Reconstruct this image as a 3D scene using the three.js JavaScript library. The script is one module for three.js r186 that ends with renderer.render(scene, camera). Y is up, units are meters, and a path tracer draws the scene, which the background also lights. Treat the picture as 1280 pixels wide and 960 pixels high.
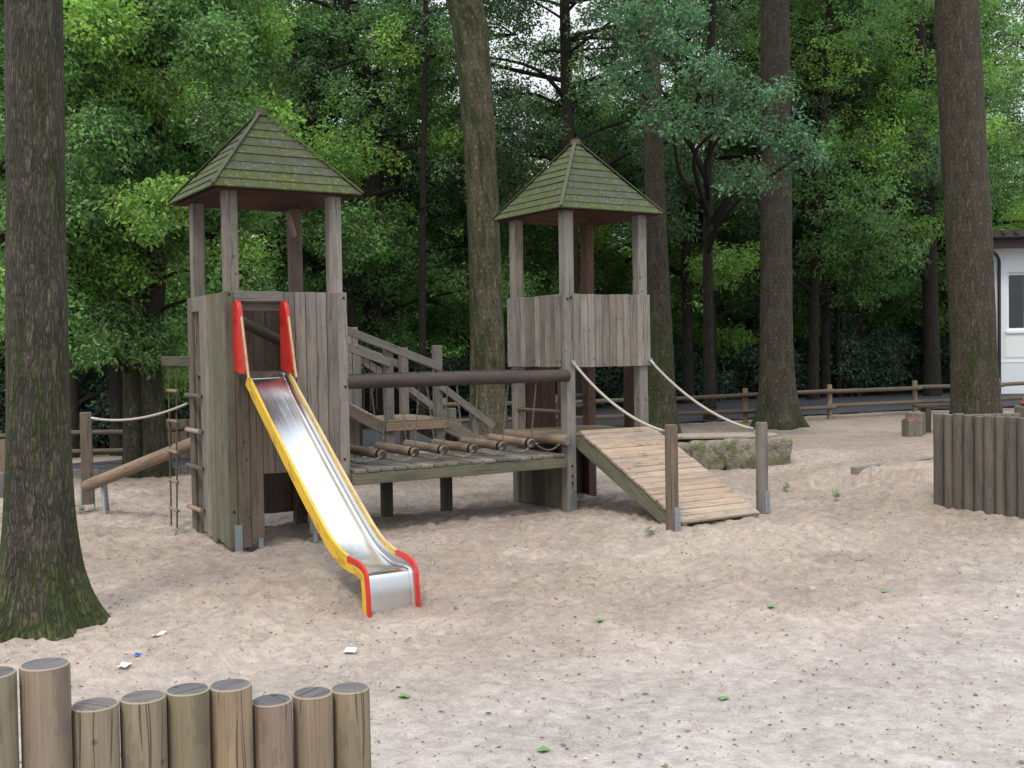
import * as THREE from 'three';
import { mergeGeometries } from 'three/addons/utils/BufferGeometryUtils.js';

// ---------- camera, sky, sun, exposure ----------
const scene = new THREE.Scene();
const camera = new THREE.PerspectiveCamera(38.05, 4 / 3, 0.1, 900);
camera.position.set(0, 1.6, 0);
camera.rotation.set(-0.0301, 0, -0.0159, 'YXZ');
const renderer = new THREE.WebGLRenderer({ antialias: true });
renderer.setSize(1024, 768);
renderer.toneMapping = THREE.LinearToneMapping;
renderer.toneMappingExposure = 1.44;
renderer.shadowMap.enabled = true;
renderer.shadowMap.type = THREE.PCFSoftShadowMap;
{ // even overcast sky, brighter towards the zenith
  const W = 64, H = 32, d = new Float32Array(W * H * 4);
  for (let j = 0; j < H; j++) for (let i = 0; i < W; i++) {
    const el = Math.max(0, Math.sin(((j + 0.5) / H - 0.5) * Math.PI)), L = 0.5 + 0.98 * el, k = (j * W + i) * 4;
    d[k] = L * 0.965; d[k + 1] = L; d[k + 2] = L * 1.06; d[k + 3] = 1;
  }
  const t = new THREE.DataTexture(d, W, H, THREE.RGBAFormat, THREE.FloatType);
  t.mapping = THREE.EquirectangularReflectionMapping; t.magFilter = t.minFilter = THREE.LinearFilter; t.needsUpdate = true;
  scene.background = t; scene.environment = t;
}
const sun = new THREE.DirectionalLight(0xfff4e4, 1.5);
sun.position.set(-6, 30, 9); sun.target.position.set(0, 0, -10);
sun.castShadow = true; sun.shadow.radius = 26; sun.shadow.mapSize.set(4096, 4096);
Object.assign(sun.shadow.camera, { left: -40, right: 40, top: 40, bottom: -40, near: 1, far: 120 });
scene.add(sun, sun.target);

// ---------- random, noise ----------
let _s = 1;
const seed = (n) => { _s = n >>> 0 || 1; };
const rnd = () => { _s |= 0; _s = (_s + 0x6d2b79f5) | 0; let t = Math.imul(_s ^ (_s >>> 15), 1 | _s); t = (t + Math.imul(t ^ (t >>> 7), 61 | t)) ^ t; return ((t ^ (t >>> 14)) >>> 0) / 4294967296; };
const rr = (a, b) => a + (b - a) * rnd();
const clamp = (x, a = 0, b = 1) => Math.min(b, Math.max(a, x));
const sstep = (a, b, x) => { const t = clamp((x - a) / (b - a)); return t * t * (3 - 2 * t); };
const mix = (a, b, t) => a + (b - a) * t;
const mix3 = (a, b, t) => [mix(a[0], b[0], t), mix(a[1], b[1], t), mix(a[2], b[2], t)];
const hash = (x, y, s = 0) => { let h = Math.imul(x | 0, 374761393) + Math.imul(y | 0, 668265263) + Math.imul(s | 0, 1274126177); h = Math.imul(h ^ (h >>> 13), 1274126177); return ((h ^ (h >>> 16)) >>> 0) / 4294967296; };
function vn(x, y, s = 0, px = 0, py = 0) { // value noise, periodic where px, py are set
  let xi = Math.floor(x), yi = Math.floor(y); const fx = x - xi, fy = y - yi, u = fx * fx * (3 - 2 * fx), v = fy * fy * (3 - 2 * fy);
  let x1 = xi + 1, y1 = yi + 1;
  if (px) { xi = ((xi % px) + px) % px; x1 = ((x1 % px) + px) % px; }
  if (py) { yi = ((yi % py) + py) % py; y1 = ((y1 % py) + py) % py; }
  return mix(mix(hash(xi, yi, s), hash(x1, yi, s), u), mix(hash(xi, y1, s), hash(x1, y1, s), u), v);
}
function fbm(x, y, s, o = 4, px = 0, py = 0) { let a = 0, w = 0.5, n = 0; for (let k = 0; k < o; k++) { a += w * vn(x, y, s + k * 17, px, py); n += w; w *= 0.5; x *= 2; y *= 2; px *= 2; py *= 2; } return a / n; }

// ---------- textures ----------
function tex(W, H, f, srgb) {
  const d = new Uint8Array(W * H * 4);
  for (let j = 0; j < H; j++) for (let i = 0; i < W; i++) {
    const c = f(i / W, j / H), k = (j * W + i) * 4;
    for (let m = 0; m < 3; m++) { let v = clamp(Array.isArray(c) ? c[m] : c); if (srgb) v = v <= 0.0031308 ? v * 12.92 : 1.055 * Math.pow(v, 1 / 2.4) - 0.055; d[k + m] = v * 255; }
    d[k + 3] = 255;
  }
  const t = new THREE.DataTexture(d, W, H, THREE.RGBAFormat);
  t.wrapS = t.wrapT = THREE.RepeatWrapping; t.magFilter = THREE.LinearFilter; t.minFilter = THREE.LinearMipmapLinearFilter; t.generateMipmaps = true; t.anisotropy = 8;
  if (srgb) t.colorSpace = THREE.SRGBColorSpace; t.needsUpdate = true; return t;
}
// weathered softwood, 0.5 m across x 2 m along (v)
seed(5);
const knots = Array.from({ length: 11 }, () => [rnd(), rnd(), rr(0.012, 0.026)]);
const cracks = Array.from({ length: 26 }, () => [rnd(), rnd(), rr(0.05, 0.3), rr(0.0015, 0.004)]);
function woodField(u, v) {
  let kn = 0, wu = u;
  for (const [a, b, r] of knots) { let du = u - a, dv = v - b; du -= Math.round(du); dv -= Math.round(dv); const q = Math.hypot(du * 0.5, dv * 2) / r; if (q < 5) { wu += 0.035 * Math.sign(du || 1) * Math.exp(-q * q / 4); if (q < 1) kn = Math.max(kn, 1 - q * q); } }
  const wob = fbm(u * 4, v * 6, 3, 3, 4, 6) * 0.09;
  const ring = fbm((wu + wob) * 36, v * 3, 9, 2, 36, 3), fine = fbm(u * 170, v * 12, 21, 2, 170, 12);
  let cr = 0;
  for (const [a, b, l, w] of cracks) { let du = u - a - 0.012 * Math.sin(v * 25 + a * 40), dv = v - b; du -= Math.round(du); dv -= Math.round(dv); if (Math.abs(dv) < l / 2) { const t = w * 2 * (1 - Math.pow(dv / l * 2, 2)); cr = Math.max(cr, clamp(1.3 - Math.abs(du) / Math.max(t, 1e-4))); } }
  return { ring, fine, kn, cr };
}
const woodC = tex(512, 1024, (u, v) => {
  const w = woodField(u, v), blotch = fbm(u * 5, v * 9, 44, 4, 5, 9), dirt = fbm(u * 14, v * 20, 70, 4, 14, 20);
  let g = 0.57 + 0.24 * w.ring + 0.24 * (w.fine - 0.5) + 0.26 * (blotch - 0.5); g *= dirt > 0.62 ? 0.86 : 1;
  g *= (1 - 0.55 * w.kn) * (1 - 0.7 * clamp(w.cr));
  return [g * (1.0 + 0.05 * (blotch - 0.5)), g * (0.985), g * (0.96 - 0.1 * (blotch - 0.5))];
}, true);
const woodB = tex(512, 1024, (u, v) => { const w = woodField(u, v); return clamp(0.75 * w.ring * 0.5 + 0.3 * w.fine + 0.25 - 0.9 * clamp(w.cr) + 0.15 * w.kn); });
// furrowed bark, 1 m x 1.5 m
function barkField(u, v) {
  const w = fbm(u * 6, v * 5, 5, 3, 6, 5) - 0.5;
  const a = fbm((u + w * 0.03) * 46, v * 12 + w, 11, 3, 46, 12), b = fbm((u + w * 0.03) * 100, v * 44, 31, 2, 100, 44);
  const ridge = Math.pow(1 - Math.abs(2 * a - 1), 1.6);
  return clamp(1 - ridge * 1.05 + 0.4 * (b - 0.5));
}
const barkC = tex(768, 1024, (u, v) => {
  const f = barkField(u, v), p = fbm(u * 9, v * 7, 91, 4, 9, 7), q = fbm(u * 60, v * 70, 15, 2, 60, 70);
  const g = 0.24 + 0.62 * f + 0.4 * (q - 0.5) * f + 0.34 * (p - 0.5), li = p > 0.6 ? clamp((p - 0.6) * 9) * (f > 0.45 ? 1 : 0.3) : 0;  // furrow shade is painted into the colour, over the own tone of the bark
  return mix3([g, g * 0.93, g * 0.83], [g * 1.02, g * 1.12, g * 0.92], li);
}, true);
const barkB = tex(768, 1024, (u, v) => barkField(u, v));
// sand, 3 m
const sandC = tex(1024, 1024, (u, v) => {
  const a = fbm(u * 8, v * 8, 2, 4, 8, 8), b = fbm(u * 60, v * 60, 4, 3, 60, 60), c = vn(u * 340, v * 340, 8, 340, 340), e = vn(u * 150, v * 150, 12, 150, 150);
  let g = 0.72 + 0.22 * (a - 0.5) + 0.34 * (b - 0.5) + 0.2 * (c - 0.5); if (e > 0.94) g *= 0.75;
  return [g, g * (0.985 + 0.06 * (b - 0.5)), g * (0.97 + 0.05 * (a - 0.5))];
}, true);
const sandB = tex(1024, 1024, (u, v) => 0.5 * fbm(u * 40, v * 40, 6, 4, 40, 40) + 0.3 * fbm(u * 110, v * 110, 16, 2, 110, 110) + 0.2 * vn(u * 300, v * 300, 9, 300, 300));
// mossy shingle boards, 1 m
const roofC = tex(1024, 1024, (u, v) => {
  const a = fbm(u * 7, v * 7, 52, 5, 7, 7), g = fbm(u * 30, v * 200, 3, 2, 30, 200), s = fbm(u * 30, v * 30, 60, 3, 30, 30);
  let c = mix3([0.55, 0.55, 0.5], [0.48, 0.55, 0.3], sstep(0.42, 0.56, a + 0.12 * (s - 0.5)));
  c = c.map((x) => x * (0.7 + 0.5 * g) * (0.75 + 0.5 * s));
  const ci = Math.floor(u * 38), cj = Math.floor(v * 38), h = hash(ci, cj, 5);
  if (h > 0.88) { const dx = u * 38 - ci - 0.3 - 0.4 * hash(ci, cj, 6), dy = v * 38 - cj - 0.3 - 0.4 * hash(ci, cj, 7), r = 0.18 + 0.24 * hash(ci, cj, 8); if (Math.hypot(dx, dy) + 0.2 * (vn(u * 300, v * 300, 2, 300, 300) - 0.5) < r) c = h > 0.97 ? [1, 1, 0.6] : [1, 1, 1]; }
  return c;
}, true);
const stoneC = tex(512, 512, (u, v) => { const a = fbm(u * 6, v * 6, 12, 5, 6, 6), b = fbm(u * 40, v * 40, 14, 3, 40, 40), m = fbm(u * 9, v * 9, 18, 4, 9, 9); const g = 0.55 + 0.4 * (a - 0.5) + 0.4 * (b - 0.5); return mix3([g, g * 0.95, g * 0.84], [g * 0.66, g * 0.7, g * 0.42], sstep(0.48, 0.6, m)); }, true);
const stoneB = tex(512, 512, (u, v) => 0.6 * fbm(u * 8, v * 8, 22, 5, 8, 8) + 0.4 * fbm(u * 40, v * 40, 24, 3, 40, 40));
const paintC = tex(512, 512, (u, v) => { const a = fbm(u * 9, v * 9, 32, 5, 9, 9), s = fbm(u * 6, v * 90, 36, 3, 6, 90); const g = 0.86 + 0.12 * (s - 0.5); const q = fbm(u * 50, v * 50, 39, 3, 50, 50); return a + 0.25 * (q - 0.5) > 0.63 ? [0.62, 0.58, 0.5] : [g * (0.9 + 0.2 * q), g * (0.9 + 0.2 * q), g * (0.9 + 0.2 * q)]; }, true);
const steelR = tex(512, 512, (u, v) => 0.05 + 0.16 * fbm(u * 120, v * 3, 72, 3, 120, 3) + 0.14 * fbm(u * 5, v * 5, 75, 4, 5, 5));

const std = (o) => new THREE.MeshStandardMaterial(o);
const M = {
  wood: std({ map: woodC, bumpMap: woodB, bumpScale: 0.004, roughness: 0.88, vertexColors: true, color: new THREE.Color(0.7, 0.69, 0.69) }),
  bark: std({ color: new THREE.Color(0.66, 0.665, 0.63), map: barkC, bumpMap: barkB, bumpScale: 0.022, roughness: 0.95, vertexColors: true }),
  ground: std({ map: sandC, bumpMap: sandB, bumpScale: 0.02, roughness: 1, vertexColors: true }),
  roof: std({ color: new THREE.Color(0.53, 0.53, 0.53), map: roofC, bumpMap: woodB, bumpScale: 0.004, roughness: 0.95, vertexColors: true }),
  stone: std({ map: stoneC, bumpMap: stoneB, bumpScale: 0.03, roughness: 0.95, color: 0xaaa8a0 }),
  asphalt: std({ map: sandC, bumpMap: sandB, bumpScale: 0.01, roughness: 0.8, color: new THREE.Color().setRGB(0.075, 0.083, 0.1) }),
  steel: std({ color: 0xd6d9dc, metalness: 1, roughness: 1, roughnessMap: steelR }),
  galv: std({ color: 0x9aa3a8, metalness: 0.85, roughness: 0.5 }),
  iron: std({ color: 0x2a2a2c, metalness: 0.7, roughness: 0.6 }),
  chain: std({ color: 0x8a8a88, metalness: 0.8, roughness: 0.5 }),
  yellow: std({ map: paintC, color: new THREE.Color().setRGB(0.78, 0.5, 0.03), roughness: 0.45 }),
  red: std({ map: paintC, color: new THREE.Color().setRGB(0.68, 0.025, 0.015), roughness: 0.35 }),
  cream: std({ map: paintC, color: new THREE.Color().setRGB(0.62, 0.46, 0.24), roughness: 0.5 }),
  rope: std({ color: 0xb0aa9e, roughness: 0.9, bumpMap: sandB, bumpScale: 0.004 }),
  darkrope: std({ color: 0x4a4238, roughness: 0.95 }),
  render: std({ color: 0xdfe6ec, roughness: 0.9 }),
  white: std({ color: 0xe8ecee, roughness: 0.5 }),
  glass: new THREE.MeshPhysicalMaterial({ color: 0xffffff, transmission: 1, roughness: 0.03, thickness: 0, ior: 1.5 }),
  pipe: std({ color: 0x26282c, roughness: 0.5 }),
  fascia: std({ color: 0x241f1c, roughness: 0.7 }),
  tile: std({ color: 0x4a403c, roughness: 0.9 }),
  leaf: new THREE.MeshPhysicalMaterial({ color: 0xffffff, roughness: 0.92, transmission: 0.5, thickness: 0, clearcoat: 0.12, clearcoatRoughness: 0.4 }),
  leafDark: new THREE.MeshPhysicalMaterial({ color: 0xffffff, roughness: 0.9, transmission: 0.25, thickness: 0, clearcoat: 0.3, clearcoatRoughness: 0.3 }),
  plain: std({ roughness: 0.8, vertexColors: true }),
};
// wood tones (linear)
const T = {
  grey: [0.36, 0.332, 0.29], pale: [0.47, 0.435, 0.385], green: [0.275, 0.275, 0.19], dark: [0.17, 0.145, 0.115], red: [0.21, 0.118, 0.085], brown: [0.255, 0.205, 0.16],
  ramp: [0.76, 0.6, 0.46], log: [0.5, 0.38, 0.27], fresh: [0.55, 0.43, 0.27], end: [0.27, 0.26, 0.26], black: [0.1, 0.075, 0.06],
};
const tone = (t, j = 0.12) => { const c = Array.isArray(t) ? t : T[t], k = 1 + rr(-j, j), h = rr(-0.04, 0.04); return [c[0] * k * (1 + h), c[1] * k, c[2] * k * (1 - h)]; };

// ---------- helpers ----------
const taken = {};
function numbered(n) { const k = taken[n] = (taken[n] ?? -1) + 1; return k ? n + '_' + String(k).padStart(3, '0') : n; }
function tag(o, label, category, group, kind) { o.userData.label = label; if (category) o.userData.category = category; if (group) o.userData.group = group; if (kind) o.userData.kind = kind; return o; }
function thing(name, label, category, pos = [0, 0, 0], turn = 0, group) { const o = new THREE.Group(); o.name = numbered(name); o.position.set(...pos); o.rotation.y = turn; scene.add(o); return tag(o, label, category, group); }
function mesh(name, geo, mat, parent, pos, rot) {
  const o = new THREE.Mesh(geo, mat); o.name = parent ? name : numbered(name); o.castShadow = o.receiveShadow = true;
  if (pos) o.position.set(...pos); if (rot) o.rotation.set(...rot);
  (parent ?? scene).add(o); return o;
}
function struct(name, geo, mat, label) { const o = mesh(name, geo, mat); o.userData.kind = 'structure'; if (label) o.userData.label = label; return o; }
function colorize(g, c) { const n = g.attributes.position.count, a = new Float32Array(n * 3); for (let i = 0; i < n; i++) a.set(c, i * 3); g.setAttribute('color', new THREE.BufferAttribute(a, 3)); return g; }
function geo(pos, uv, col, idx, nrm) {
  const g = new THREE.BufferGeometry(); g.setAttribute('position', new THREE.BufferAttribute(new Float32Array(pos), 3));
  if (uv) g.setAttribute('uv', new THREE.BufferAttribute(new Float32Array(uv), 2)); if (col) g.setAttribute('color', new THREE.BufferAttribute(new Float32Array(col), 3));
  if (idx) g.setIndex(idx); if (nrm) g.setAttribute('normal', new THREE.BufferAttribute(new Float32Array(nrm), 3)); else g.computeVertexNormals(); return g;
}
// polygons -> flat faceted mesh, faces turned away from the centre, uv in metres along a grain axis
const _a = new THREE.Vector3(), _b = new THREE.Vector3(), _c = new THREE.Vector3(), _n = new THREE.Vector3(), _m = new THREE.Vector3();
function facets(polys, centre, grain, col, su = 0.5, sv = 2) {
  const P = [], U = [], C = [], ou = rnd(), ov = rnd();
  for (let p of polys) {
    _a.set(...p[0]); _b.set(...p[1]); _c.set(...p[2]); _n.subVectors(_b, _a).cross(_m.subVectors(_c, _a));
    _m.set(0, 0, 0); for (const q of p) _m.add(_c.set(...q)); _m.multiplyScalar(1 / p.length).sub(_c.set(...centre));
    if (_n.dot(_m) < 0) p = [...p].reverse();
    const nn = [Math.abs(_n.x), Math.abs(_n.y), Math.abs(_n.z)], ax = nn.indexOf(Math.max(...nn));
    const other = [0, 1, 2].filter((k) => k !== ax), gv = other.includes(grain) ? grain : other[1], gu = other.find((k) => k !== gv);
    for (let k = 1; k + 1 < p.length; k++) for (const q of [p[0], p[k], p[k + 1]]) { P.push(...q); U.push(q[gu] / su + ou, q[gv] / sv + ov); if (col) C.push(...col); }
  }
  return geo(P, U, col && C);
}
function plank(w, h, d, t = 'grey', grain, c = 0.005, j) { // chamfered bar, grain along its longest side
  const X = w / 2, Y = h / 2, Z = d / 2; c = Math.min(c, w / 4, h / 4, d / 4);
  if (grain === undefined) grain = w >= h && w >= d ? 0 : h >= d ? 1 : 2;
  const p = (sx, sy, sz, f) => [sx * (X - (f === 0 ? 0 : c)), sy * (Y - (f === 1 ? 0 : c)), sz * (Z - (f === 2 ? 0 : c))], polys = [], s = [-1, 1];
  for (const a of s) {
    polys.push([p(a, -1, -1, 0), p(a, 1, -1, 0), p(a, 1, 1, 0), p(a, -1, 1, 0)], [p(-1, a, -1, 1), p(1, a, -1, 1), p(1, a, 1, 1), p(-1, a, 1, 1)], [p(-1, -1, a, 2), p(1, -1, a, 2), p(1, 1, a, 2), p(-1, 1, a, 2)]);
    for (const b of s) {
      polys.push([p(a, b, -1, 0), p(a, b, 1, 0), p(a, b, 1, 1), p(a, b, -1, 1)], [p(a, -1, b, 0), p(a, 1, b, 0), p(a, 1, b, 2), p(a, -1, b, 2)], [p(-1, a, b, 1), p(1, a, b, 1), p(1, a, b, 2), p(-1, a, b, 2)]);
      for (const e of s) polys.push([p(a, b, e, 0), p(a, b, e, 1), p(a, b, e, 2)]);
    }
  }
  return facets(polys, [0, 0, 0], grain, tone(t, j));
}
function logGeo(L, r, t = 'log', tEnd = 'end', seg = 18, wob = 0.03) { // round log standing on y = 0..L
  const P = [], U = [], C = [], I = [], ct = tone(t), ce = tone(tEnd), ou = rnd(), ov = rnd(), s = Math.floor(rr(1, 999)), ch = Math.min(0.008, r * 0.15);
  const ys = [0, ch, L * 0.25, L * 0.5, L * 0.75, L - ch, L], k = Math.max(1, Math.round(2 * Math.PI * r / 0.5)) ;
  ys.forEach((y, j) => { for (let i = 0; i <= seg; i++) { const a = i / seg * 2 * Math.PI, w = 1 + wob * (vn(Math.cos(a) * 1.5 + 5, Math.sin(a) * 1.5 + y * 1.5 + 9, s) - 0.5) * 2, q = (j === 0 || j === 6 ? r - ch : r) * w; P.push(Math.cos(a) * q, y, Math.sin(a) * q); U.push(i / seg * k + ou, y / 2 + ov); C.push(...ct); } });
  for (let j = 0; j < 6; j++) for (let i = 0; i < seg; i++) { const a = j * (seg + 1) + i, b = a + seg + 1; I.push(a, b, a + 1, a + 1, b, b + 1); }
  const g1 = geo(P, U, C, I), caps = [];
  for (const j of [0, 6]) {
    const p = [0, ys[j], 0], u = [ou, ov], c = [...ce], ix = [];
    for (let i = 0; i <= seg; i++) { const q = (j * (seg + 1) + i) * 3; p.push(P[q], P[q + 1], P[q + 2]); u.push(P[q] * 2 + ou, P[q + 2] * 0.5 + ov); c.push(...ce); if (i) j ? ix.push(0, i + 1, i) : ix.push(0, i, i + 1); }
    caps.push(geo(p, u, c, ix));
  }
  return mergeGeometries([g1, ...caps]);
}
function aim(o, a, b) { // stands a y-up piece from a to b
  const d = new THREE.Vector3(...b).sub(new THREE.Vector3(...a)); o.position.set(...a); o.quaternion.setFromUnitVectors(new THREE.Vector3(0, 1, 0), d.normalize()); return o;
}
const dist3 = (a, b) => Math.hypot(a[0] - b[0], a[1] - b[1], a[2] - b[2]);
function logBetween(name, a, b, r, t, mat, parent, tEnd) { return aim(mesh(name, logGeo(dist3(a, b), r, t, tEnd), mat ?? M.wood, parent), a, b); }
function barBetween(name, a, b, w, d, t, parent) { // square bar with w across (horizontal) and d deep
  const L = dist3(a, b), o = mesh(name, plank(w, d, L, t, 2), M.wood, parent); o.position.set((a[0] + b[0]) / 2, (a[1] + b[1]) / 2, (a[2] + b[2]) / 2);
  const z = new THREE.Vector3(b[0] - a[0], b[1] - a[1], b[2] - a[2]).normalize(), x = new THREE.Vector3(0, 1, 0).cross(z).normalize(), y = z.clone().cross(x);
  o.quaternion.setFromRotationMatrix(new THREE.Matrix4().makeBasis(x, y, z)); return o;
}
function sagCurve(a, b, sag) { const p = []; for (let i = 0; i <= 14; i++) { const t = i / 14; p.push(new THREE.Vector3(mix(a[0], b[0], t), mix(a[1], b[1], t) - 4 * sag * t * (1 - t), mix(a[2], b[2], t))); } return new THREE.CatmullRomCurve3(p); }
const ropeGeo = (a, b, sag, r, n = 40) => new THREE.TubeGeometry(sagCurve(a, b, sag), n, r, 7);
function chainGeo(a, b, sag, r = 0.0032) {
  const c = sagCurve(a, b, sag), L = c.getLength(), n = Math.max(3, Math.round(L / 0.03)), gs = [];
  for (let i = 0; i < n; i++) {
    const p = c.getPointAt((i + 0.5) / n), t = c.getTangentAt((i + 0.5) / n), g = new THREE.TorusGeometry(0.0125, r, 4, 8); g.scale(1.5, 0.75, 1); g.rotateX(i % 2 ? Math.PI / 2 : 0);
    g.applyQuaternion(new THREE.Quaternion().setFromUnitVectors(new THREE.Vector3(1, 0, 0), t)); g.translate(p.x, p.y, p.z); gs.push(g);
  }
  return mergeGeometries(gs);
}

// ---------- the site: towers share one frame; u along the fronts, v away from the viewer ----------
const TH = 0.559, OX = -2.3375, OZ = -9.113, cu = Math.cos(TH), su = Math.sin(TH);
const site = (u, v) => [OX + cu * u - su * v, OZ - su * u - cu * v];
const toSite = (x, z) => [(x - OX) * cu - (z - OZ) * su, -(x - OX) * su - (z - OZ) * cu];
const gauss = (x, z, a, b, r) => Math.exp(-((x - a) ** 2 + (z - b) ** 2) / (r * r));
function baseH(x, z) {
  let h = -0.08 * gauss(x, z, -0.75, -6.95, 0.75) + 0.06 * gauss(x, z, 1.9, -10.2, 1.3) - 0.03 * gauss(x, z, -1.9, -8.6, 1.2);
  const edge = (x - 3.74) * 0.55 - (z + 13.04) * 0.83 + 0.25 * (vn(x * 1.3, z * 1.3, 5) - 0.5);
  h -= 0.1 * Math.exp(-(((edge + 0.22) / 0.28) ** 2)) * sstep(3.0, 3.6, x) * (1 - sstep(4.8, 5.8, x));
  h += 0.12 * sstep(-0.1, 0.03, edge) * sstep(3.0, 4.3, x) * (1 - sstep(10, 16, x)) * (1 - sstep(-17, -20, z));
  h += 0.15 * gauss(x, z, 4.3, -12.0, 0.8) + 0.09 * gauss(x, z, 5.2, -12.9, 0.9) - 0.07 * gauss(x, z, 3.2, -12.3, 0.8);
  h += 0.27 * sstep(-20.5, -27, z) * sstep(0, 6, x) - 0.12 * sstep(-14, -18, z) * sstep(-1, -4, x);
  h += 0.05 * (fbm(x * 0.5 + 9, z * 0.5, 3, 2) - 0.5);
  return h;
}
const gravel = (x, z) => sstep(-1.2, 2.0, z + 6.2 + 0.28 * (x - 0.5) + 1.3 * (fbm(x * 0.9, z * 0.9, 61, 3) - 0.5) + 0.28 * Math.max(0, x - 2) * 1.6);
function pits(x, z) {
  let h = 0; const s = 0.3, ci = Math.floor(x / s), cj = Math.floor(z / s);
  for (let i = -1; i <= 1; i++) for (let j = -1; j <= 1; j++) {
    const a = ci + i, b = cj + j; if (hash(a, b, 3) < 0.3) continue;
    const px = (a + hash(a, b, 1)) * s, pz = (b + hash(a, b, 2)) * s, an = hash(a, b, 4) * 6.3, dx = x - px, dz = z - pz, l = dx * Math.cos(an) + dz * Math.sin(an), m = -dx * Math.sin(an) + dz * Math.cos(an);
    const q = Math.hypot(l / 0.15, m / 0.07) * (1 + 0.25 * (vn(x * 30, z * 30, 2) - 0.5)); h += (0.01 + 0.022 * hash(a, b, 6)) * (-Math.exp(-q * q * 1.6) + 0.55 * Math.exp(-((q - 1.25) ** 2) * 7));
  }
  return h;
}
function gh(x, z) {
  let h = baseH(x, z);
  if (z > -26 && z < 6 && Math.abs(x) < 20) {
    const g = gravel(x, z), far = 1 - 0.6 * sstep(-13, -18, z); h += far * mix(1, 0.15, g) * (pits(x, z) + 0.03 * (fbm(x * 5, z * 5, 40, 3) - 0.5) + 0.034 * (vn(x * 13, z * 13, 43) - 0.5) + 0.022 * (vn(x * 25, z * 25, 47) - 0.5)) + 0.008 * (fbm(x * 4, z * 4, 90, 3) - 0.5);
  }
  return h;
}
{ // ground: one sheet, fine near the towers, coarse to the horizon
  const axis = (lo, hi, a, b, st) => { const o = []; for (let v = a; v <= b; v += st) o.push(v); let d = st, v = a; while (v > lo) { d *= 1.13; v -= d; o.unshift(v); } d = st; v = o[o.length - 1]; while (v < hi) { d *= 1.13; v += d; o.push(v); } return o; };
  const xs = axis(-300, 300, -5.2, 6.4, 0.034), zs = axis(-400, 120, -15, -3.2, 0.036), nx = xs.length, nz = zs.length;
  const P = new Float32Array(nx * nz * 3), U = new Float32Array(nx * nz * 2), C = new Float32Array(nx * nz * 3), I = new Uint32Array((nx - 1) * (nz - 1) * 6);
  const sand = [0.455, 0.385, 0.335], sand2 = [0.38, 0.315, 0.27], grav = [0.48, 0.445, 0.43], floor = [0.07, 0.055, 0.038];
  let k = 0;
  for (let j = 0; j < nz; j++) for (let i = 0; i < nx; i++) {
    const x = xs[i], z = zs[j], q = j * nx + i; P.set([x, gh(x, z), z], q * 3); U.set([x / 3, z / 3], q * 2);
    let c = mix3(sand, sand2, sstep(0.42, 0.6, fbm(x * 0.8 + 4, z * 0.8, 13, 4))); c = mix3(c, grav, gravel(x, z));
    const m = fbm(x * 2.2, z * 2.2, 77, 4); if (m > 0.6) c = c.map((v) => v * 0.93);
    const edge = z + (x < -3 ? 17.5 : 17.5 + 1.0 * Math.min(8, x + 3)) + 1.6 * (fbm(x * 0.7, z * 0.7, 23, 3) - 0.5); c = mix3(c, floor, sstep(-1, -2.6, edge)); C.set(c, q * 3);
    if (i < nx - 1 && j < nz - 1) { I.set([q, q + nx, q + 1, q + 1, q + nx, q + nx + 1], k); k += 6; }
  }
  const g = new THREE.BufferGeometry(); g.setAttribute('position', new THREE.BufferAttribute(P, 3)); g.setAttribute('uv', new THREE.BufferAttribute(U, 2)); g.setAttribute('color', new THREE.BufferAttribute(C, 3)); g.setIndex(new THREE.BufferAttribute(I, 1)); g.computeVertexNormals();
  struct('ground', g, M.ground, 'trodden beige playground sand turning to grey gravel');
}
{ // asphalt path curving round behind the playground
  const inner = [[-30, -9], [-12, -13.2], [-6, -14.6], [-4, -15.6], [-1, -20.2], [1.5, -22.2], [4.5, -22.9], [8, -23.9], [12, -24.7], [30, -27]], outer = [[-32, -13], [-13, -16.5], [-7.5, -17.4], [-6, -19], [-3.2, -24], [0.5, -26.4], [4.5, -27.2], [8, -28], [11.5, -28.6], [30, -31]];
  const ca = new THREE.CatmullRomCurve3(inner.map(([x, z]) => new THREE.Vector3(x, 0, z))), cb = new THREE.CatmullRomCurve3(outer.map(([x, z]) => new THREE.Vector3(x, 0, z)));
  const P = [], U = [], I = [], n = 160, m = 14;
  for (let i = 0; i <= n; i++) for (let j = 0; j <= m; j++) { const p = ca.getPoint(i / n).lerp(cb.getPoint(i / n), j / m); P.push(p.x, gh(p.x, p.z) + 0.03, p.z); U.push(p.x / 2, p.z / 2); if (i < n && j < m) { const a = i * (m + 1) + j; I.push(a, a + m + 1, a + 1, a + 1, a + m + 1, a + m + 2); } }
  struct('path', geo(P, U, null, I), M.asphalt, 'dark asphalt path behind the rail fence');
  const kp = []; for (let i = 0; i <= 60; i++) { const p = ca.getPoint(0.1 + 0.3 * i / 60); kp.push(p); }
  const gs = []; for (let i = 0; i < 60; i++) { const a = kp[i], b = kp[i + 1], L = a.distanceTo(b), g = plank(L - 0.006, 0.12, 0.08, 'pale', 0); g.rotateY(-Math.atan2(b.z - a.z, b.x - a.x)); g.translate((a.x + b.x) / 2, gh((a.x + b.x) / 2, (a.z + b.z) / 2) + 0.05, (a.z + b.z) / 2); gs.push(g); }
  struct('kerb', mergeGeometries(gs), M.wood, 'pale kerb along the playground edge of the path');
}

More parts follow.
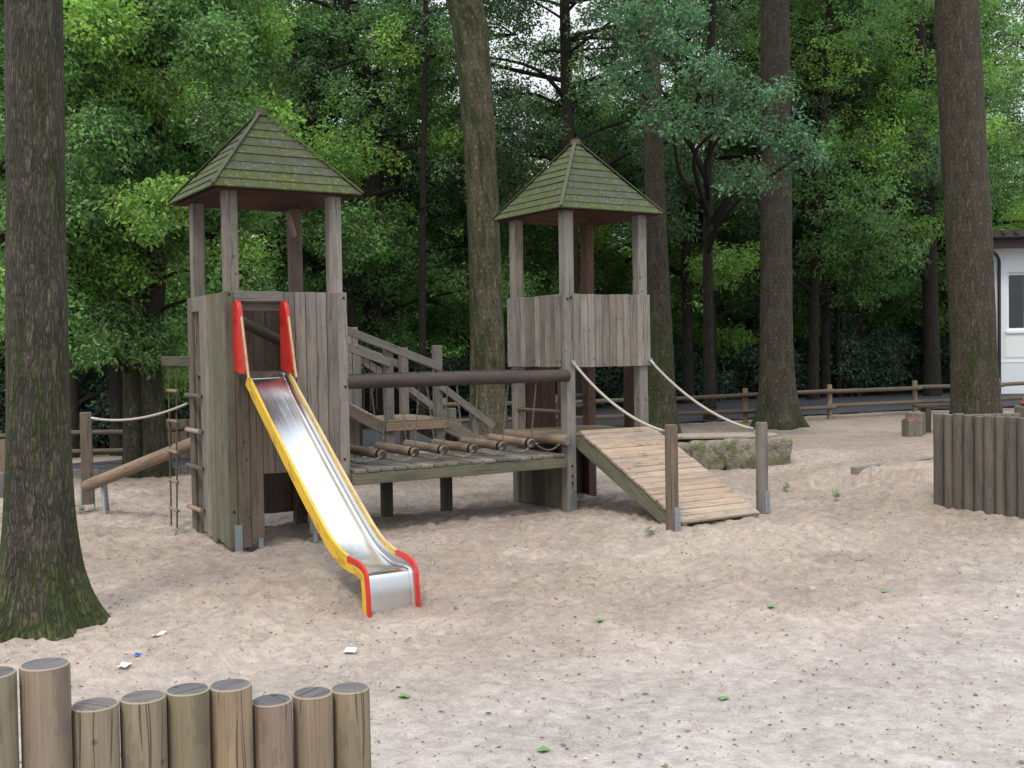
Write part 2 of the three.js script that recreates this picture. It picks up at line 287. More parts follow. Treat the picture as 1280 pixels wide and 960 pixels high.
// ---------- towers ----------
const S = 1.085, PW = 0.11;
function makeRoof(t, he, hk, o, n) {
  const E = S / 2 + o, cx = S / 2, cz = -S / 2;
  const ly = 0.03, li = []; for (let f = 0; f < 4; f++) { const a = [[-1, -1], [1, -1], [1, 1], [-1, 1]], p = a[f], q = a[(f + 1) % 4]; li.push([[p[0] * (E - 0.03), he - 0.012, p[1] * (E - 0.03)], [q[0] * (E - 0.03), he - 0.012, q[1] * (E - 0.03)], [0, hk - ly - 0.03, 0]]); }
  const roof = mesh('roof', facets(li, [0, he - 2, 0], 0, tone('red', 0)), M.wood, t, [cx, 0, cz]);
  for (let f = 0; f < 4; f++) for (let k = 0; k < n; k++) {
    const at = (tt, side, lift) => { const w = E * (1 - tt), r = he + (hk - he) * tt, nl = lift; return [side * w, r + nl * 0.62, w + nl * 0.78]; };
    const t0 = k / n - (k ? 0.012 : 0), t1 = (k + 1) / n, b = 0.017 + rr(-0.003, 0.003), j0 = rr(-0.002, 0.002), j1 = rr(-0.002, 0.002);
    const A = at(t0, -1, b + j0), B = at(t0, 1, b + j1), C = at(t1, 1, 0.007), D = at(t1, -1, 0.007), A2 = at(t0, -1, 0.001), B2 = at(t0, 1, 0.001), C2 = at(t1, 1, -0.004), D2 = at(t1, -1, -0.004);
    const polys = [[A, B, C, D], [A, A2, B2, B], [A2, B2, C2, D2], [A, D, D2, A2], [B, C, C2, B2]].concat(k === n - 1 ? [] : [[D, C, C2, D2]]), mid = [0, (A[1] + C2[1]) / 2, (A[2] + C2[2]) / 2 - 0.003];
    const green = rnd() < 0.15 + (k === 0 ? 0.6 : 0) + (f === 3 ? 0.6 : 0), g = facets(polys, mid, 0, tone(green ? [0.26, 0.3, 0.16] : [0.25, 0.27, 0.2], 0.07), 1, 1);
    mesh('roof_board', g, M.roof, roof, null, [0, f * Math.PI / 2, 0]);
  }
  for (let f = 0; f < 4; f++) { // hip caps
    const s = [[-1, 1], [1, 1], [1, -1], [-1, -1]][f], a = [s[0] * (E + 0.012), he + 0.022, s[1] * (E + 0.012)], b = [s[0] * 0.02, hk + 0.022, s[1] * 0.02];
    const c = barBetween('hip_cap', a, b, 0.034, 0.01, [0.16, 0.175, 0.1], roof); c.geometry = c.geometry; 
  }
  const fin = mesh('finial', facets([[[-0.045, 0, -0.045], [0.045, 0, -0.045], [0.045, 0, 0.045], [-0.045, 0, 0.045]], ...[[1, 0], [0, 1], [-1, 0], [0, -1]].map(([x, z]) => { const a = [x - z, x + z].map((q) => q * 0.045), b = [x + z, z - x].map((q) => q * 0.045); return [[a[0], 0, a[1]], [b[0], 0, b[1]], [b[0] * 0.7, 0.06, b[1] * 0.7], [a[0] * 0.7, 0.06, a[1] * 0.7]]; }), [[-0.0315, 0.06, -0.0315], [0.0315, 0.06, -0.0315], [0.0315, 0.06, 0.0315], [-0.0315, 0.06, 0.0315]]], [0, 0.03, 0], 1, tone('dark')), M.wood, roof, [0, hk - 0.015, 0]);
  return roof;
}
const FACE = { // a: along the face (u or v), off: outward
  front: (a, y, off) => [[a, y, off], 0], back: (a, y, off) => [[a, y, -S - off], 0], left: (a, y, off) => [[-off, y, -a], Math.PI / 2], right: (a, y, off) => [[S + off, y, -a], Math.PI / 2],
};
function planks(t, face, a0, a1, y0, y1, n, tn, o = {}) {
  const w = (a1 - a0) / n;
  for (let k = 0; k < n; k++) {
    const dy0 = rr(0, o.ragBottom ?? 0.004), dy1 = rr(0, 0.007), h = y1 - y0 - dy0 - dy1, [p, r] = FACE[face](a0 + w * (k + 0.5), y0 + dy0 + h / 2, (o.off ?? -0.014) + rr(-0.0015, 0.0015));
    mesh('plank', plank(w - rr(0.003, 0.006), h, 0.026, Array.isArray(tn) && typeof tn[0] === 'string' ? tn[Math.floor(rnd() * tn.length)] : tn, 1, 0.004, 0.14), M.wood, t, p, [0, r, rr(-0.002, 0.002)]);
  }
}
function rail(t, face, a0, a1, y, h, d, tn, off) { const [p, r] = FACE[face]((a0 + a1) / 2, y, off); return mesh('rail', plank(a1 - a0, h, d, tn, 0), M.wood, t, p, [0, r, 0]); }
function bolt(t, face, a, y, off, r = 0.011) { const [p, ry] = FACE[face](a, y, off), g = new THREE.CylinderGeometry(r, r, 0.01, 6); g.rotateX(Math.PI / 2); return mesh('bolt', g, M.iron, t, p, [0, ry, 0]); }
function bracket(t, x, z, w = 0.055, h = 0.2, y = 0.08) {
  const g = mergeGeometries([new THREE.BoxGeometry(w, h, 0.008), ...[-0.06, -0.02, 0.05].flatMap((q) => [-1, 1].map((s) => { const c = new THREE.CylinderGeometry(0.006, 0.006, 0.012, 6); c.rotateX(Math.PI / 2); c.translate(s * w * 0.25, q, 0.006); return c; }))]);
  return mesh('post_shoe', g, M.galv, t, [x, y, z]);
}
function corners(t, h, tones, y0 = -0.1) {
  const q = PW / 2 + 0.028, e = S - q; let i = 0; const out = [];
  for (const [x, v] of [[q, q], [e, q], [q, e], [e, e]]) out.push(mesh('post', plank(PW, h - y0, PW, tones[i++], 1, 0.008), M.wood, t, [x, (h + y0) / 2, -v]));
  return out;
}
function floorDeck(t, y, tn, n = 8) { for (let k = 0; k < n; k++) { const w = (S - 0.07) / n; mesh('floor_plank', plank(S - 0.065, 0.03, w - 0.006, tn, 0), M.wood, t, [S / 2, y - 0.016, -0.035 - w * (k + 0.5)]); } }

seed(11);
{ // slide tower
  const [x, z] = site(0, 0), t = thing('play_tower', 'closed weathered plank tower with mossy pyramid roof and a slide at its front', 'play tower', [x, baseH(x, z), z], TH);
  corners(t, 2.98, ['grey', 'pale', 'grey', 'brown']);
  makeRoof(t, 2.98, 3.73, 0.105, 9);
  const W = ['grey', 'grey', 'pale', 'green'];
  planks(t, 'front', 0.0, 0.075, 0.02, 2.15, 1, 'green');
  planks(t, 'front', 0.075, 0.30, 0.02, 1.46, 2, ['grey', 'brown'], { ragBottom: 0.05 });
  planks(t, 'front', 0.30, 0.51, 0.62, 1.46, 2, 'brown');
  planks(t, 'front', 0.51, 0.70, 0.62, 2.15, 2, ['grey', 'pale']);
  planks(t, 'front', 0.70, 1.085, 0.08, 2.15, 4, ['grey', 'pale', 'grey']);
  rail(t, 'front', 0.078, 0.507, 2.105, 0.085, 0.03, 'grey', -0.013); rail(t, 'front', 0.078, 0.507, 2.015, 0.07, 0.03, 'dark', -0.045);
  planks(t, 'left', 0.015, 0.73, 0.02, 2.14, 6, ['green', 'grey', 'green'], { ragBottom: 0.06 });
  planks(t, 'left', 0.95, 1.085, 0.06, 2.14, 1, 'brown');
  rail(t, 'left', 0.733, 0.947, 2.07, 0.13, 0.028, 'green', -0.014);
  for (const [y, tn] of [[1.27, 'brown'], [0.96, 'ramp'], [0.64, 'brown'], [0.27, 'log']]) { const [p] = FACE.left(0.62, y, -0.055); const a = [-0.035, y, -0.66], b = [-0.035, y, -1.06]; logBetween('rung', a, b, 0.021, tn, null, t, 'log'); bolt(t, 'left', 0.69, y - 0.005, 0.002, 0.013); }
  planks(t, 'back', 0.015, 1.07, 0.13, 2.14, 9, ['red', 'brown']);
  planks(t, 'right', 0.02, 1.06, 1.25, 2.14, 9, ['grey', 'brown']);
  planks(t, 'right', 0.6, 1.06, 0.1, 1.245, 4, ['brown', 'dark']);
  floorDeck(t, 1.47, 'brown');
  logBetween('brace', [0.1, 1.98, -0.35], [0.95, 1.58, -0.42], 0.045, 'brown', null, t);
  for (const [a, y] of [[0.04, 2.12], [0.04, 0.33], [1.05, 2.1], [1.05, 1.33], [1.03, 0.7]]) bolt(t, 'front', a, y, 0.002);
  { const b = barBetween('corner_brace', [0.98, 2.72, -0.95], [0.86, 2.93, -0.8], 0.04, 0.05, 'pale', t); }
  bracket(t, 0.07, 0.006, 0.065, 0.24, 0.1); bracket(t, 0.26, 0.006, 0.04, 0.12, 0.03); bracket(t, 0.74, 0.006, 0.04, 0.12, 0.03);
}
seed(12);
{ // bridge tower
  const [x, z] = site(3.38, 0), t = thing('play_tower', 'open-sided plank tower with mossy pyramid roof above the pale ramp', 'play tower', [x, 0, z], TH);
  corners(t, 2.97, ['pale', 'pale', 'pale', 'red']);
  makeRoof(t, 2.97, 3.74, 0.09, 10);
  const W = ['pale', 'pale', 'grey'];
  planks(t, 'front', 0.105, 1.07, 1.42, 2.15, 11, W); planks(t, 'left', 0.1, 1.08, 1.425, 2.15, 11, W);
  planks(t, 'back', 0.12, 0.97, 1.42, 2.14, 9, ['red', 'brown']); planks(t, 'right', 0.12, 0.97, 1.42, 2.14, 9, ['red', 'brown']);
  planks(t, 'back', 0.12, 0.6, 0.76, 1.415, 5, ['red']); mesh('post', plank(0.075, 1.5, 0.075, 'grey', 1), M.wood, t, [0.655, 0.7, -S + 0.06]);
  for (const y of [1.38, 1.1, 0.98]) logBetween('rung', [0.69, y, -S + 0.06], [0.98, y, -S + 0.06], 0.018, 'grey', null, t);
  planks(t, 'right', 0.12, 0.45, 0.76, 1.415, 3, ['red']);
  logBetween('rung', [0.05, 0.98, -S + 0.08], [0.05, 0.98, -0.1], 0.022, 'brown', null, t).visible = true;
  for (const v of [0.06, S - 0.06]) mesh('joist', plank(S - 0.24, 0.1, 0.045, 'green', 0), M.wood, t, [S / 2, 0.68, -v]);
  for (const u of [0.3, 0.78]) mesh('joist', plank(0.045, 0.095, S - 0.22, 'dark', 2), M.wood, t, [u, 0.675, -S / 2]);
  floorDeck(t, 0.765, 'log');
  logBetween('edge_log', [-0.0, 0.71, 0.02], [-0.0, 0.71, -S - 0.03], 0.055, 'log', null, t);
  planks(t, 'left', 0.13, 1.02, 0.0, 0.44, 8, ['dark', 'green', 'brown'], { off: -0.05 });
  planks(t, 'back', 0.12, 0.97, 0.0, 0.6, 8, ['dark', 'brown']);
  for (const [a, y] of [[0.05, 2.1], [0.09, 2.11], [1.04, 2.1], [0.05, 1.3], [0.08, 0.45], [0.08, 0.35], [0.08, 0.28]]) bolt(t, 'front', a, y, -0.024);
  bracket(t, 0.1, -0.024, 0.05, 0.22, 0.1);
}

// ---------- slide ----------
seed(13);
{
  const [x, z] = site(0, 0), t = thing('slide', 'shiny steel slide with yellow sides and red upper and lower ends', 'slide', [x, baseH(x, z), z], TH);
  const rim = new THREE.CatmullRomCurve3([[0.02, 1.5], [0.15, 1.485], [0.43, 1.30], [1.10, 0.84], [1.63, 0.49], [1.90, 0.335], [2.12, 0.268], [2.33, 0.25], [2.43, 0.21], [2.455, 0.12], [2.475, -0.12]].map(([a, h]) => new THREE.Vector3(0, h, a)), false, 'centripetal');
  const uL = (s) => 0.115 + 0 * s, uR = 0.455, N = 120;
  const pts = rim.getSpacedPoints(N), tans = pts.map((_, i) => rim.getTangentAt(i / N));
  // a strip swept along part of the rim: section corners are [u, offset along the rim's normal]
  function sweep(i0, i1, sec, closed = true) {
    const P = [], U = [], I = [], m = sec.length;
    for (let i = i0; i <= i1; i++) { const p = pts[i], n = new THREE.Vector3(0, tans[i].z, -tans[i].y); sec.forEach(([u, o]) => { P.push(u, p.y + n.y * o, p.z + n.z * o); }); }
    const Q = [], UV = []; const len = rim.getLength() / N;
    for (let i = 0; i < i1 - i0; i++) for (let k = 0; k < (closed ? m : m - 1); k++) {
      const a = i * m + k, b = i * m + (k + 1) % m, c = a + m, d = b + m, g = (q) => P.slice(q * 3, q * 3 + 3);
      for (const [q, uu, vv] of [[a, k, i], [c, k, i + 1], [b, k + 1, i], [b, k + 1, i], [c, k, i + 1], [d, k + 1, i + 1]]) { Q.push(...g(q)); UV.push(uu * 0.2, vv * len); }
    }
    if (closed) for (const i of [0, i1 - i0]) for (let k = 1; k + 1 < m; k++) for (const q of [0, k, k + 1]) { Q.push(...P.slice((i * m + q) * 3, (i * m + q) * 3 + 3)); UV.push(0, 0); }
    const g = new THREE.BufferGeometry(); g.setAttribute('position', new THREE.BufferAttribute(new Float32Array(Q), 3)); g.setAttribute('uv', new THREE.BufferAttribute(new Float32Array(UV), 2)); g.computeVertexNormals(); return g;
  }
  // bed: smooth swept sheet with curved-up edges
  {
    const sec = [[0.117, -0.02], [0.119, -0.05], [0.126, -0.07], [0.142, -0.08], [0.285, -0.083], [0.428, -0.08], [0.444, -0.07], [0.451, -0.05], [0.453, -0.02]], P = [], U = [], I = [], m = sec.length;
    for (let i = 0; i <= N; i++) { const p = pts[i], n = new THREE.Vector3(0, tans[i].z, -tans[i].y), f = sstep(0.93, 0.8, i / N) ; sec.forEach(([u, o], k) => { const q = mix(-0.03, o, mix(0.2, 0.62 + 0.38 * sstep(0.02, 0.2, i / N), f)); P.push(u, p.y + n.y * q, p.z + n.z * q); U.push(u * 2, i / N * 2); }); }
    for (let i = 0; i < N; i++) for (let k = 0; k + 1 < m; k++) { const a = i * m + k; I.push(a, a + 1, a + m, a + 1, a + m + 1, a + m); }
    mesh('chute', geo(P, U, null, I), M.steel, t);
  }
  const iA = 8, iB = 96;
  for (const [u, s] of [[0.115, -1], [0.455, 1]]) {
    const o = u + s * 0.014, top = s < 0 ? M.yellow : M.yellow;
    mesh('side_panel', sweep(iA, iB, [[u, 0.012], [o, 0.012], [o, -0.085], [u, -0.085]]), top, t);
    mesh('side_panel', sweep(iB, N, [[u - s * 0.002, 0.016], [o + s * 0.002, 0.016], [o + s * 0.002, -0.022], [u - s * 0.002, -0.022]]), M.red, t);
    mesh('lower_panel', sweep(iB, N, [[u, -0.025], [o, -0.025], [o, -0.085], [u, -0.085]]), M.yellow, t);
    mesh('edge_strip', sweep(iA + 2, iB, [[u - s * 0.004, 0.018], [o + s * 0.004, 0.018], [o + s * 0.004, 0.0125], [u - s * 0.004, 0.0125]]), s > 0 ? M.cream : M.yellow, t);
    // red ear plates at the top
    const sh = new THREE.Shape(); sh.moveTo(-0.04, 1.49); sh.lineTo(-0.04, 1.98); sh.quadraticCurveTo(-0.035, 2.06, 0.025, 2.06); sh.quadraticCurveTo(0.08, 2.055, 0.105, 1.93); sh.lineTo(0.225, 1.5); sh.lineTo(0.21, 1.47); sh.closePath();
    const e = new THREE.ExtrudeGeometry(sh, { depth: 0.026, bevelEnabled: true, bevelSize: 0.006, bevelThickness: 0.005, bevelSegments: 2, curveSegments: 8 }); e.rotateY(-Math.PI / 2); e.translate(0.013, 0, 0);
    mesh('ear_panel', e, M.red, t, [u + s * 0.03, 0.0, 0.045]);
    const tr = new THREE.CatmullRomCurve3([[0.11, 1.93], [0.17, 1.72], [0.235, 1.5], [0.26, 1.43]].map(([a, h]) => new THREE.Vector3(u + s * 0.03, h, a + 0.05)));
    mesh('ear_trim', new THREE.TubeGeometry(tr, 12, 0.011, 6), M.cream, t);
  }
}

// ---------- rope bridge between the towers ----------
seed(14);
{
  const [x, z] = site(1.09, 0), t = thing('roller_bridge', 'low plank bridge with hanging chained logs joining the two towers', 'bridge', [x, 0, z], TH), Lb = 2.29;
  const P = (u, h, v) => [u - 1.09, h, -v];
  logBetween('beam', P(1.075, 1.345, 0.04), P(3.42, 1.345, 0.02), 0.06, [0.125, 0.1, 0.092], null, t); logBetween('beam', P(1.09, 1.345, 0.98), P(3.42, 1.345, 0.98), 0.055, [0.125, 0.1, 0.092], null, t);
  mesh('side_board', plank(Lb - 0.02, 0.1, 0.04, 'green', 0), M.wood, t, [Lb / 2 - 0.01, 0.495, 0.0]); mesh('side_board', plank(Lb - 0.02, 0.1, 0.04, 'dark', 0), M.wood, t, [Lb / 2, 0.495, -1.0]);
  const n = 17; for (let k = 0; k < n; k++) { const w = (Lb - 0.04) / n; mesh('deck_plank', plank(w - rr(0.008, 0.016), 0.032, 1.05, ['brown', 'grey', 'grey'][Math.floor(rnd() * 3)], 2, 0.006, 0.2), M.wood, t, [0.01 + w * (k + 0.5), 0.564 + rr(-0.003, 0.003), -0.5 + rr(-0.006, 0.006)], [0, 0, rr(-0.01, 0.01)]); }
  for (const [u, v] of [[1.83, 0.85], [2.49, 0.85]]) mesh('leg', plank(0.095, 0.6, 0.095, 'dark', 1), M.wood, t, P(u, 0.15, v));
  const us = [1.45, 1.78, 2.08, 2.40, 2.72, 3.05], ends = [];
  us.forEach((u, k) => {
    const h = 0.685 + rr(-0.008, 0.008), f = P(u, h, 0.11), b = P(u - 0.03 + rr(-0.01, 0.01), h + 0.012, 0.86);
    const roller = logBetween('roller', f, b, 0.043, 'log', null, t, 'black'); ends.push([f, b]);
    const band = mesh('end_band', new THREE.CylinderGeometry(0.047, 0.047, 0.035, 16, 1, true), M.iron, roller, [0, 0.05, 0]);
    for (const [e, v] of [[f, 0.03], [b, 0.98]]) mesh('chain', chainGeo([e[0], e[1] + 0.04, e[2] + (v < 0.5 ? -0.02 : 0)], P(e[0] + 1.09 + rr(-0.02, 0.02), 1.285, v), 0), M.chain, t);
  });
  const A = [P(1.12, 0.66, 0.12), P(1.12, 0.66, 0.86)], B = [P(3.37, 0.68, 0.1), P(3.37, 0.68, 0.86)];
  const seq = [A, ...ends, B]; for (let k = 0; k + 1 < seq.length; k++) for (const s of [0, 1]) { const a = seq[k][s], b = seq[k + 1][s], q = k === 0 ? 0.02 : 0.055; mesh('chain', chainGeo([a[0] + 0.03, a[1] - 0.01, a[2] + (s ? -0.03 : 0.03)], [b[0] - 0.03, b[1] - 0.01, b[2] + (s ? -0.03 : 0.03)], q), M.chain, t); }
  for (let k = 0; k < 12; k++) bolt(t, 'front', 0.15 + k * 0.18, 1.412, -0.035, 0.007).rotation.x = Math.PI / 2;
}

// ---------- ramp with rope rails ----------
seed(15);
{
  const [x, z] = site(3.38, 0), t = thing('plank_ramp', 'pale slatted wooden ramp leading up to the open-sided tower', 'ramp', [x, 0, z], TH);
  const h0 = 0.79, h1 = 0.075, v1 = 1.56, n = 18, L = Math.hypot(v1, h0 - h1), ang = Math.atan2(h0 - h1, v1), skew = -0.03;
  for (let k = 0; k < n; k++) { const s = (k + 0.5) / n, w = L / n; mesh('ramp_plank', plank(0.93 + rr(-0.008, 0.008), 0.03, w - rr(0.004, 0.007), 'ramp', 0, 0.006, 0.1), M.wood, t, [0.6 + skew * s + rr(-0.004, 0.004), mix(h0, h1, s) + rr(-0.002, 0.002), 0.02 + v1 * s], [ang, rr(-0.004, 0.004), 0]); }
  for (const q of [0.17, 1.0]) barBetween('stringer', [q, h0 - 0.105, 0.0], [q + skew, h1 - 0.085, v1], 0.045, 0.16, 'green', t);
  // posts
  const tw = [];
  for (const [u, v, top, lab] of [[3.36, -1.6, 0.94, 'split grey rope post with galvanised shoe at the low end of the ramp'], [4.64, -1.38, 0.87, 'smooth grey rope post with galvanised shoe beside the stone blocks end of the ramp']]) {
    const [px, pz] = site(u, v), gy = gh(px, pz), p = thing('rope_post', lab, 'post', [px, gy - 0.02, pz], TH - 0.25, 'posts holding the ramp ropes'); tw.push([px, gy + top - 0.09, pz]);
    mesh('post', logGeo(top, 0.056, u < 4 ? 'brown' : 'grey', 'end'), M.wood, p); bracket(p, 0.02, 0.06, 0.055, 0.21, 0.13);
    mesh('eye_bolt', new THREE.TorusGeometry(0.016, 0.005, 6, 12), M.galv, p, [u < 4 ? -0.005 : -0.06, top - 0.09, u < 4 ? -0.065 : -0.01]);
  }
  const tops = [site(3.46, -0.02), site(4.43, -0.02)];
  tops.forEach(([a, b], k) => {
    const A = [a, 1.47, b], B = [tw[k][0] - (k ? 0.06 : 0.02), tw[k][1], tw[k][2] - 0.05], r = thing('hand_rope', k ? 'slack pale hand rope running towards the stone blocks side of the ramp' : 'slack pale hand rope on the roller bridge side of the ramp', 'rope', A, 0, 'rope rails of the ramp');
    const off = (p) => [p[0] - A[0], p[1] - A[1], p[2] - A[2]];
    mesh('rope', ropeGeo([0, 0, 0], off(B), 0.11, 0.013, 50), M.rope, r);
    const c = sagCurve([0, 0, 0], off(B), 0.11); for (const q of [0.02, 0.98]) { const p = c.getPointAt(q), s = mesh('end_sleeve', new THREE.CylinderGeometry(0.018, 0.018, 0.06, 10), M.galv, r, [p.x, p.y, p.z]); s.quaternion.setFromUnitVectors(new THREE.Vector3(0, 1, 0), c.getTangentAt(q)); }
    mesh('shackle', new THREE.TorusGeometry(0.018, 0.006, 6, 12), M.galv, r, [0, 0.005, 0]);
  });
}

// ---------- rear ramp and landing behind the bridge ----------
seed(16);
{
  const u0 = 2.95, v0 = 3.4, [x, z] = site(u0, v0), t = thing('landing_ramp', 'grey wooden landing with sloping handrails and slatted ramp behind the bridge', 'ramp', [x, 0, z], TH);
  const P = (u, h, v) => [u - u0, h, -(v - v0)];
  for (const [u, v, h] of [[3.1, 3.4, 1.66], [3.78, 3.4, 1.68], [3.1, 4.35, 1.66], [3.78, 4.35, 1.66], [2.0, 3.4, 2.15], [2.0, 4.35, 2.2]]) mesh('post', plank(0.1, h + 0.1, 0.1, 'grey', 1), M.wood, t, P(u, (h - 0.1) / 2, v));
  mesh('post', plank(0.09, 0.95, 0.09, 'grey', 1), M.wood, t, P(4.3, 0.35, 3.4)); mesh('post', plank(0.09, 0.95, 0.09, 'grey', 1), M.wood, t, P(4.5, 0.35, 4.35));
  for (const k of [0, 1]) mesh('plank', plank(0.075, 1.9, 0.03, 'pale', 1), M.wood, t, P(2.78 + k * 0.085, 0.97, 3.85));
  mesh('edge_board', plank(0.84, 0.1, 0.04, 'log', 0), M.wood, t, P(3.44, 0.69, 3.32)); mesh('edge_board', plank(0.84, 0.1, 0.04, 'dark', 0), M.wood, t, P(3.44, 0.69, 4.42));
  for (let k = 0; k < 8; k++) mesh('deck_plank', plank(0.86, 0.03, 0.125, 'log', 0), M.wood, t, P(3.44, 0.757, 3.38 + k * 0.14));
  const slope = (a, b, n, name, tn) => { const ang = Math.atan2(b[1] - a[1], b[0] - a[0]), L = Math.hypot(b[0] - a[0], b[1] - a[1]) / n; for (let k = 0; k < n; k++) { const s = (k + 0.5) / n; mesh(name, plank(L - 0.02, 0.028, 0.98, tn, 2), M.wood, t, P(mix(a[0], b[0], s), mix(a[1], b[1], s), 3.87), [0, 0, ang]); } };
  slope([3.02, 0.76], [1.7, 1.45], 13, 'ramp_plank', 'ramp'); slope([3.86, 0.76], [5.4, 0.02], 15, 'ramp_plank', 'log');
  for (const v of [3.36, 4.38]) { barBetween('stringer', P(3.02, 0.66, v), P(1.7, 1.35, v), 0.04, 0.13, 'brown', t); barBetween('stringer', P(3.86, 0.66, v), P(5.4, -0.06, v), 0.04, 0.14, 'grey', t); }
  for (const [v, d] of [[3.33, 0], [4.42, 0.02]]) {
    barBetween('handrail', P(1.9, 2.1 + d, v), P(3.8, 1.4 + d, v), 0.04, 0.1, 'grey', t); barBetween('handrail', P(1.9, 1.9 + d, v), P(3.1, 1.47 + d, v), 0.04, 0.1, 'grey', t);
    barBetween('handrail', P(3.8, 1.16 + d, v), P(4.55, 0.62 + d, v), 0.04, 0.09, 'grey', t);
  }
  barBetween('handrail', P(3.2, 1.53, 4.47), P(4.7, 0.55, 4.47), 0.04, 0.1, 'grey', t);
  for (let k = 0; k < 4; k++) mesh('net_rope', ropeGeo(P(2.76 + k * 0.085, 1.5, 3.38), P(2.76 + k * 0.085, 0.9, 3.38), 0, 0.005, 4), M.darkrope, t);
}

// ---------- left of the slide tower: balance log, rope, ladder ----------
seed(17);
{
  const ax = -4.4, az = -11.47, gy = gh(ax, az), p = thing('rope_post', 'brown rope post standing beside the slanting balance log', 'post', [ax, gy, az], 0.3);
  mesh('post', plank(0.11, 0.95, 0.11, 'brown', 1), M.wood, p, [0, 0.56, 0]);
  for (const s of [-1, 1]) mesh('post_shoe', new THREE.BoxGeometry(0.012, 0.42, 0.05), M.galv, p, [s * 0.062, 0.14, 0]);
  const [bx, bz] = site(0.0, 1.12), A = [ax + 0.07, gy + 0.97, az], r = thing('hand_rope', 'pale hand rope from the brown post to the slide tower', 'rope', A);
  mesh('rope', ropeGeo([0, 0, 0], [bx - A[0], 1.17 - A[1], bz - A[2]], 0.07, 0.012), M.rope, r);
  const sl = mesh('end_sleeve', new THREE.CylinderGeometry(0.018, 0.018, 0.07, 10), M.galv, r, [0.03, -0.003, 0.02]); sl.rotation.z = 1.4;
  const la = [-4.34, 0.29, -11.28], lb = [site(0.12, 1.15)[0], 0.83, site(0.12, 1.15)[1]], b = thing('balance_log', 'slanting round balance log rising to the slide tower on grey metal legs', 'balance log', [la[0], 0, la[2]]);
  logBetween('log', [0, la[1], 0], [lb[0] - la[0], lb[1], lb[2] - la[2]], 0.06, 'log', null, b, 'brown');
  for (const s of [-1, 1]) logBetween('leg', [0.22 + 0.03 * s, -0.1, 0.05 + 0.13 * s], [0.2, 0.33, 0.06 + 0.03 * s], 0.02, 'end', M.galv, b);
}
{
  const [x, z] = site(0.03, 1.09), t = thing('rope_ladder', 'thin rope ladder with wooden rungs hanging from a projecting beam', 'rope ladder', [x, 0, z], TH);
  mesh('beam', plank(0.07, 0.09, 0.95, 'dark', 2), M.wood, t, [0, 1.55, -0.42]);
  const a = [[-0.02, 1.52, -0.42], [-0.02, 1.52, -0.7]], b = [[-0.17, 0.06, 0.02], [-0.17, 0.06, -0.17]];
  a.forEach((q, k) => mesh('rope', ropeGeo(q, b[k], 0.01, 0.008, 20), M.darkrope, t));
  for (const s of [0.17, 0.36, 0.55, 0.73, 0.9]) { const l = (k) => a[k].map((v, i) => mix(v, b[k][i], s)), c = l(0), d = l(1); c[2] += 0.035; d[2] -= 0.035; logBetween('rung', c, d, 0.016, 'log', null, t); }
  mesh('chain', chainGeo(b[0], [-0.2, -0.06, 0.02], 0), M.chain, t);
}

// ---------- log stakes in the foreground, palisade on the right ----------
seed(18);
{
  const xs = [-1.50, -1.38, -1.264, -1.148, -1.034, -0.918, -0.802, -0.686, -0.57], hs = [0.707, 0.709, 0.562, 0.56, 0.557, 0.546, 0.471, 0.469, 0.459];
  const lab = ['tall log stake in the foreground row, ninth from its free end', 'tall flat-topped log stake in the foreground row, eighth from its free end', 'seventh log stake from the free end of the foreground row', 'sixth log stake from the free end of the foreground row', 'fifth log stake from the free end of the foreground row', 'fourth log stake from the free end of the foreground row', 'third log stake from the free end of the foreground row', 'second log stake from the free end of the foreground row', 'log stake closing the free end of the foreground row'];
  const lens = [];
  xs.forEach((x, i) => {
    const z = -3.15 - 0.0775 * i - (i ? 0 : 0), r = [0.068, 0.069, 0.069, 0.068, 0.068, 0.068, 0.066, 0.067, 0.067][i], gy = gh(x, z), t = thing('log_stake', lab[i], 'log stake', [x, gy - 0.25, z], rr(0, 6), 'log stakes in the foreground row'); t.rotation.order = 'ZXY'; t.rotation.x = rr(-0.005, 0.005); t.rotation.z = rr(-0.003, 0.003);
    const L = hs[i] - gy + 0.25; mesh('log', logGeo(L, r, [0.46 * rr(0.93, 1.07), 0.375 * rr(0.95, 1.05), 0.265 * rr(0.9, 1.1)], [0.22, 0.22, 0.235], 40, 0.025), M.wood, t);
    const ring = mesh('worn_rim', new THREE.TorusGeometry(r - 0.004, 0.0035, 5, 40), M.plain, t, [0, L - 0.005, 0], [Math.PI / 2, 0, 0]); colorize(ring.geometry, [0.3, 0.265, 0.22]);
  });
}
seed(19);
{
  const n = 15; for (let i = 0; i < n; i++) {
    const s = i / 8.7, x = 4.17 + 0.49 * s + rr(-0.006, 0.006), z = -10.86 + 0.87 * s, gy = gh(x, z), h = 0.92 + rr(-0.008, 0.008);
    const t = mesh('palisade_log', logGeo(h + 0.25 - gy, 0.051 + rr(-0.003, 0.004), [[0.22, 0.205, 0.165], [0.25, 0.225, 0.19], [0.19, 0.17, 0.145]][Math.floor(rnd() * 3)], 'end', 20), M.wood, null, [x, gy - 0.25, z], [rr(-0.008, 0.008), rr(0, 6), rr(-0.008, 0.008)]);
    tag(t, 'grey green palisade log in the low log wall in front of the big oak', 'palisade log', 'logs of the low palisade wall');
  }
  for (let i = 1; i < 9; i++) { const x = 4.17 + 0.108 * i * 0.94, z = -10.86 - 0.02 * i - rr(0, 0.01), gy = gh(x, z); const t = mesh('palisade_log', logGeo(1.15 - gy, 0.05, 'grey', 'end', 16), M.wood, null, [x, gy - 0.25, z]); tag(t, 'grey palisade log in the return side of the low log wall', 'palisade log', 'logs of the palisade return'); }
}

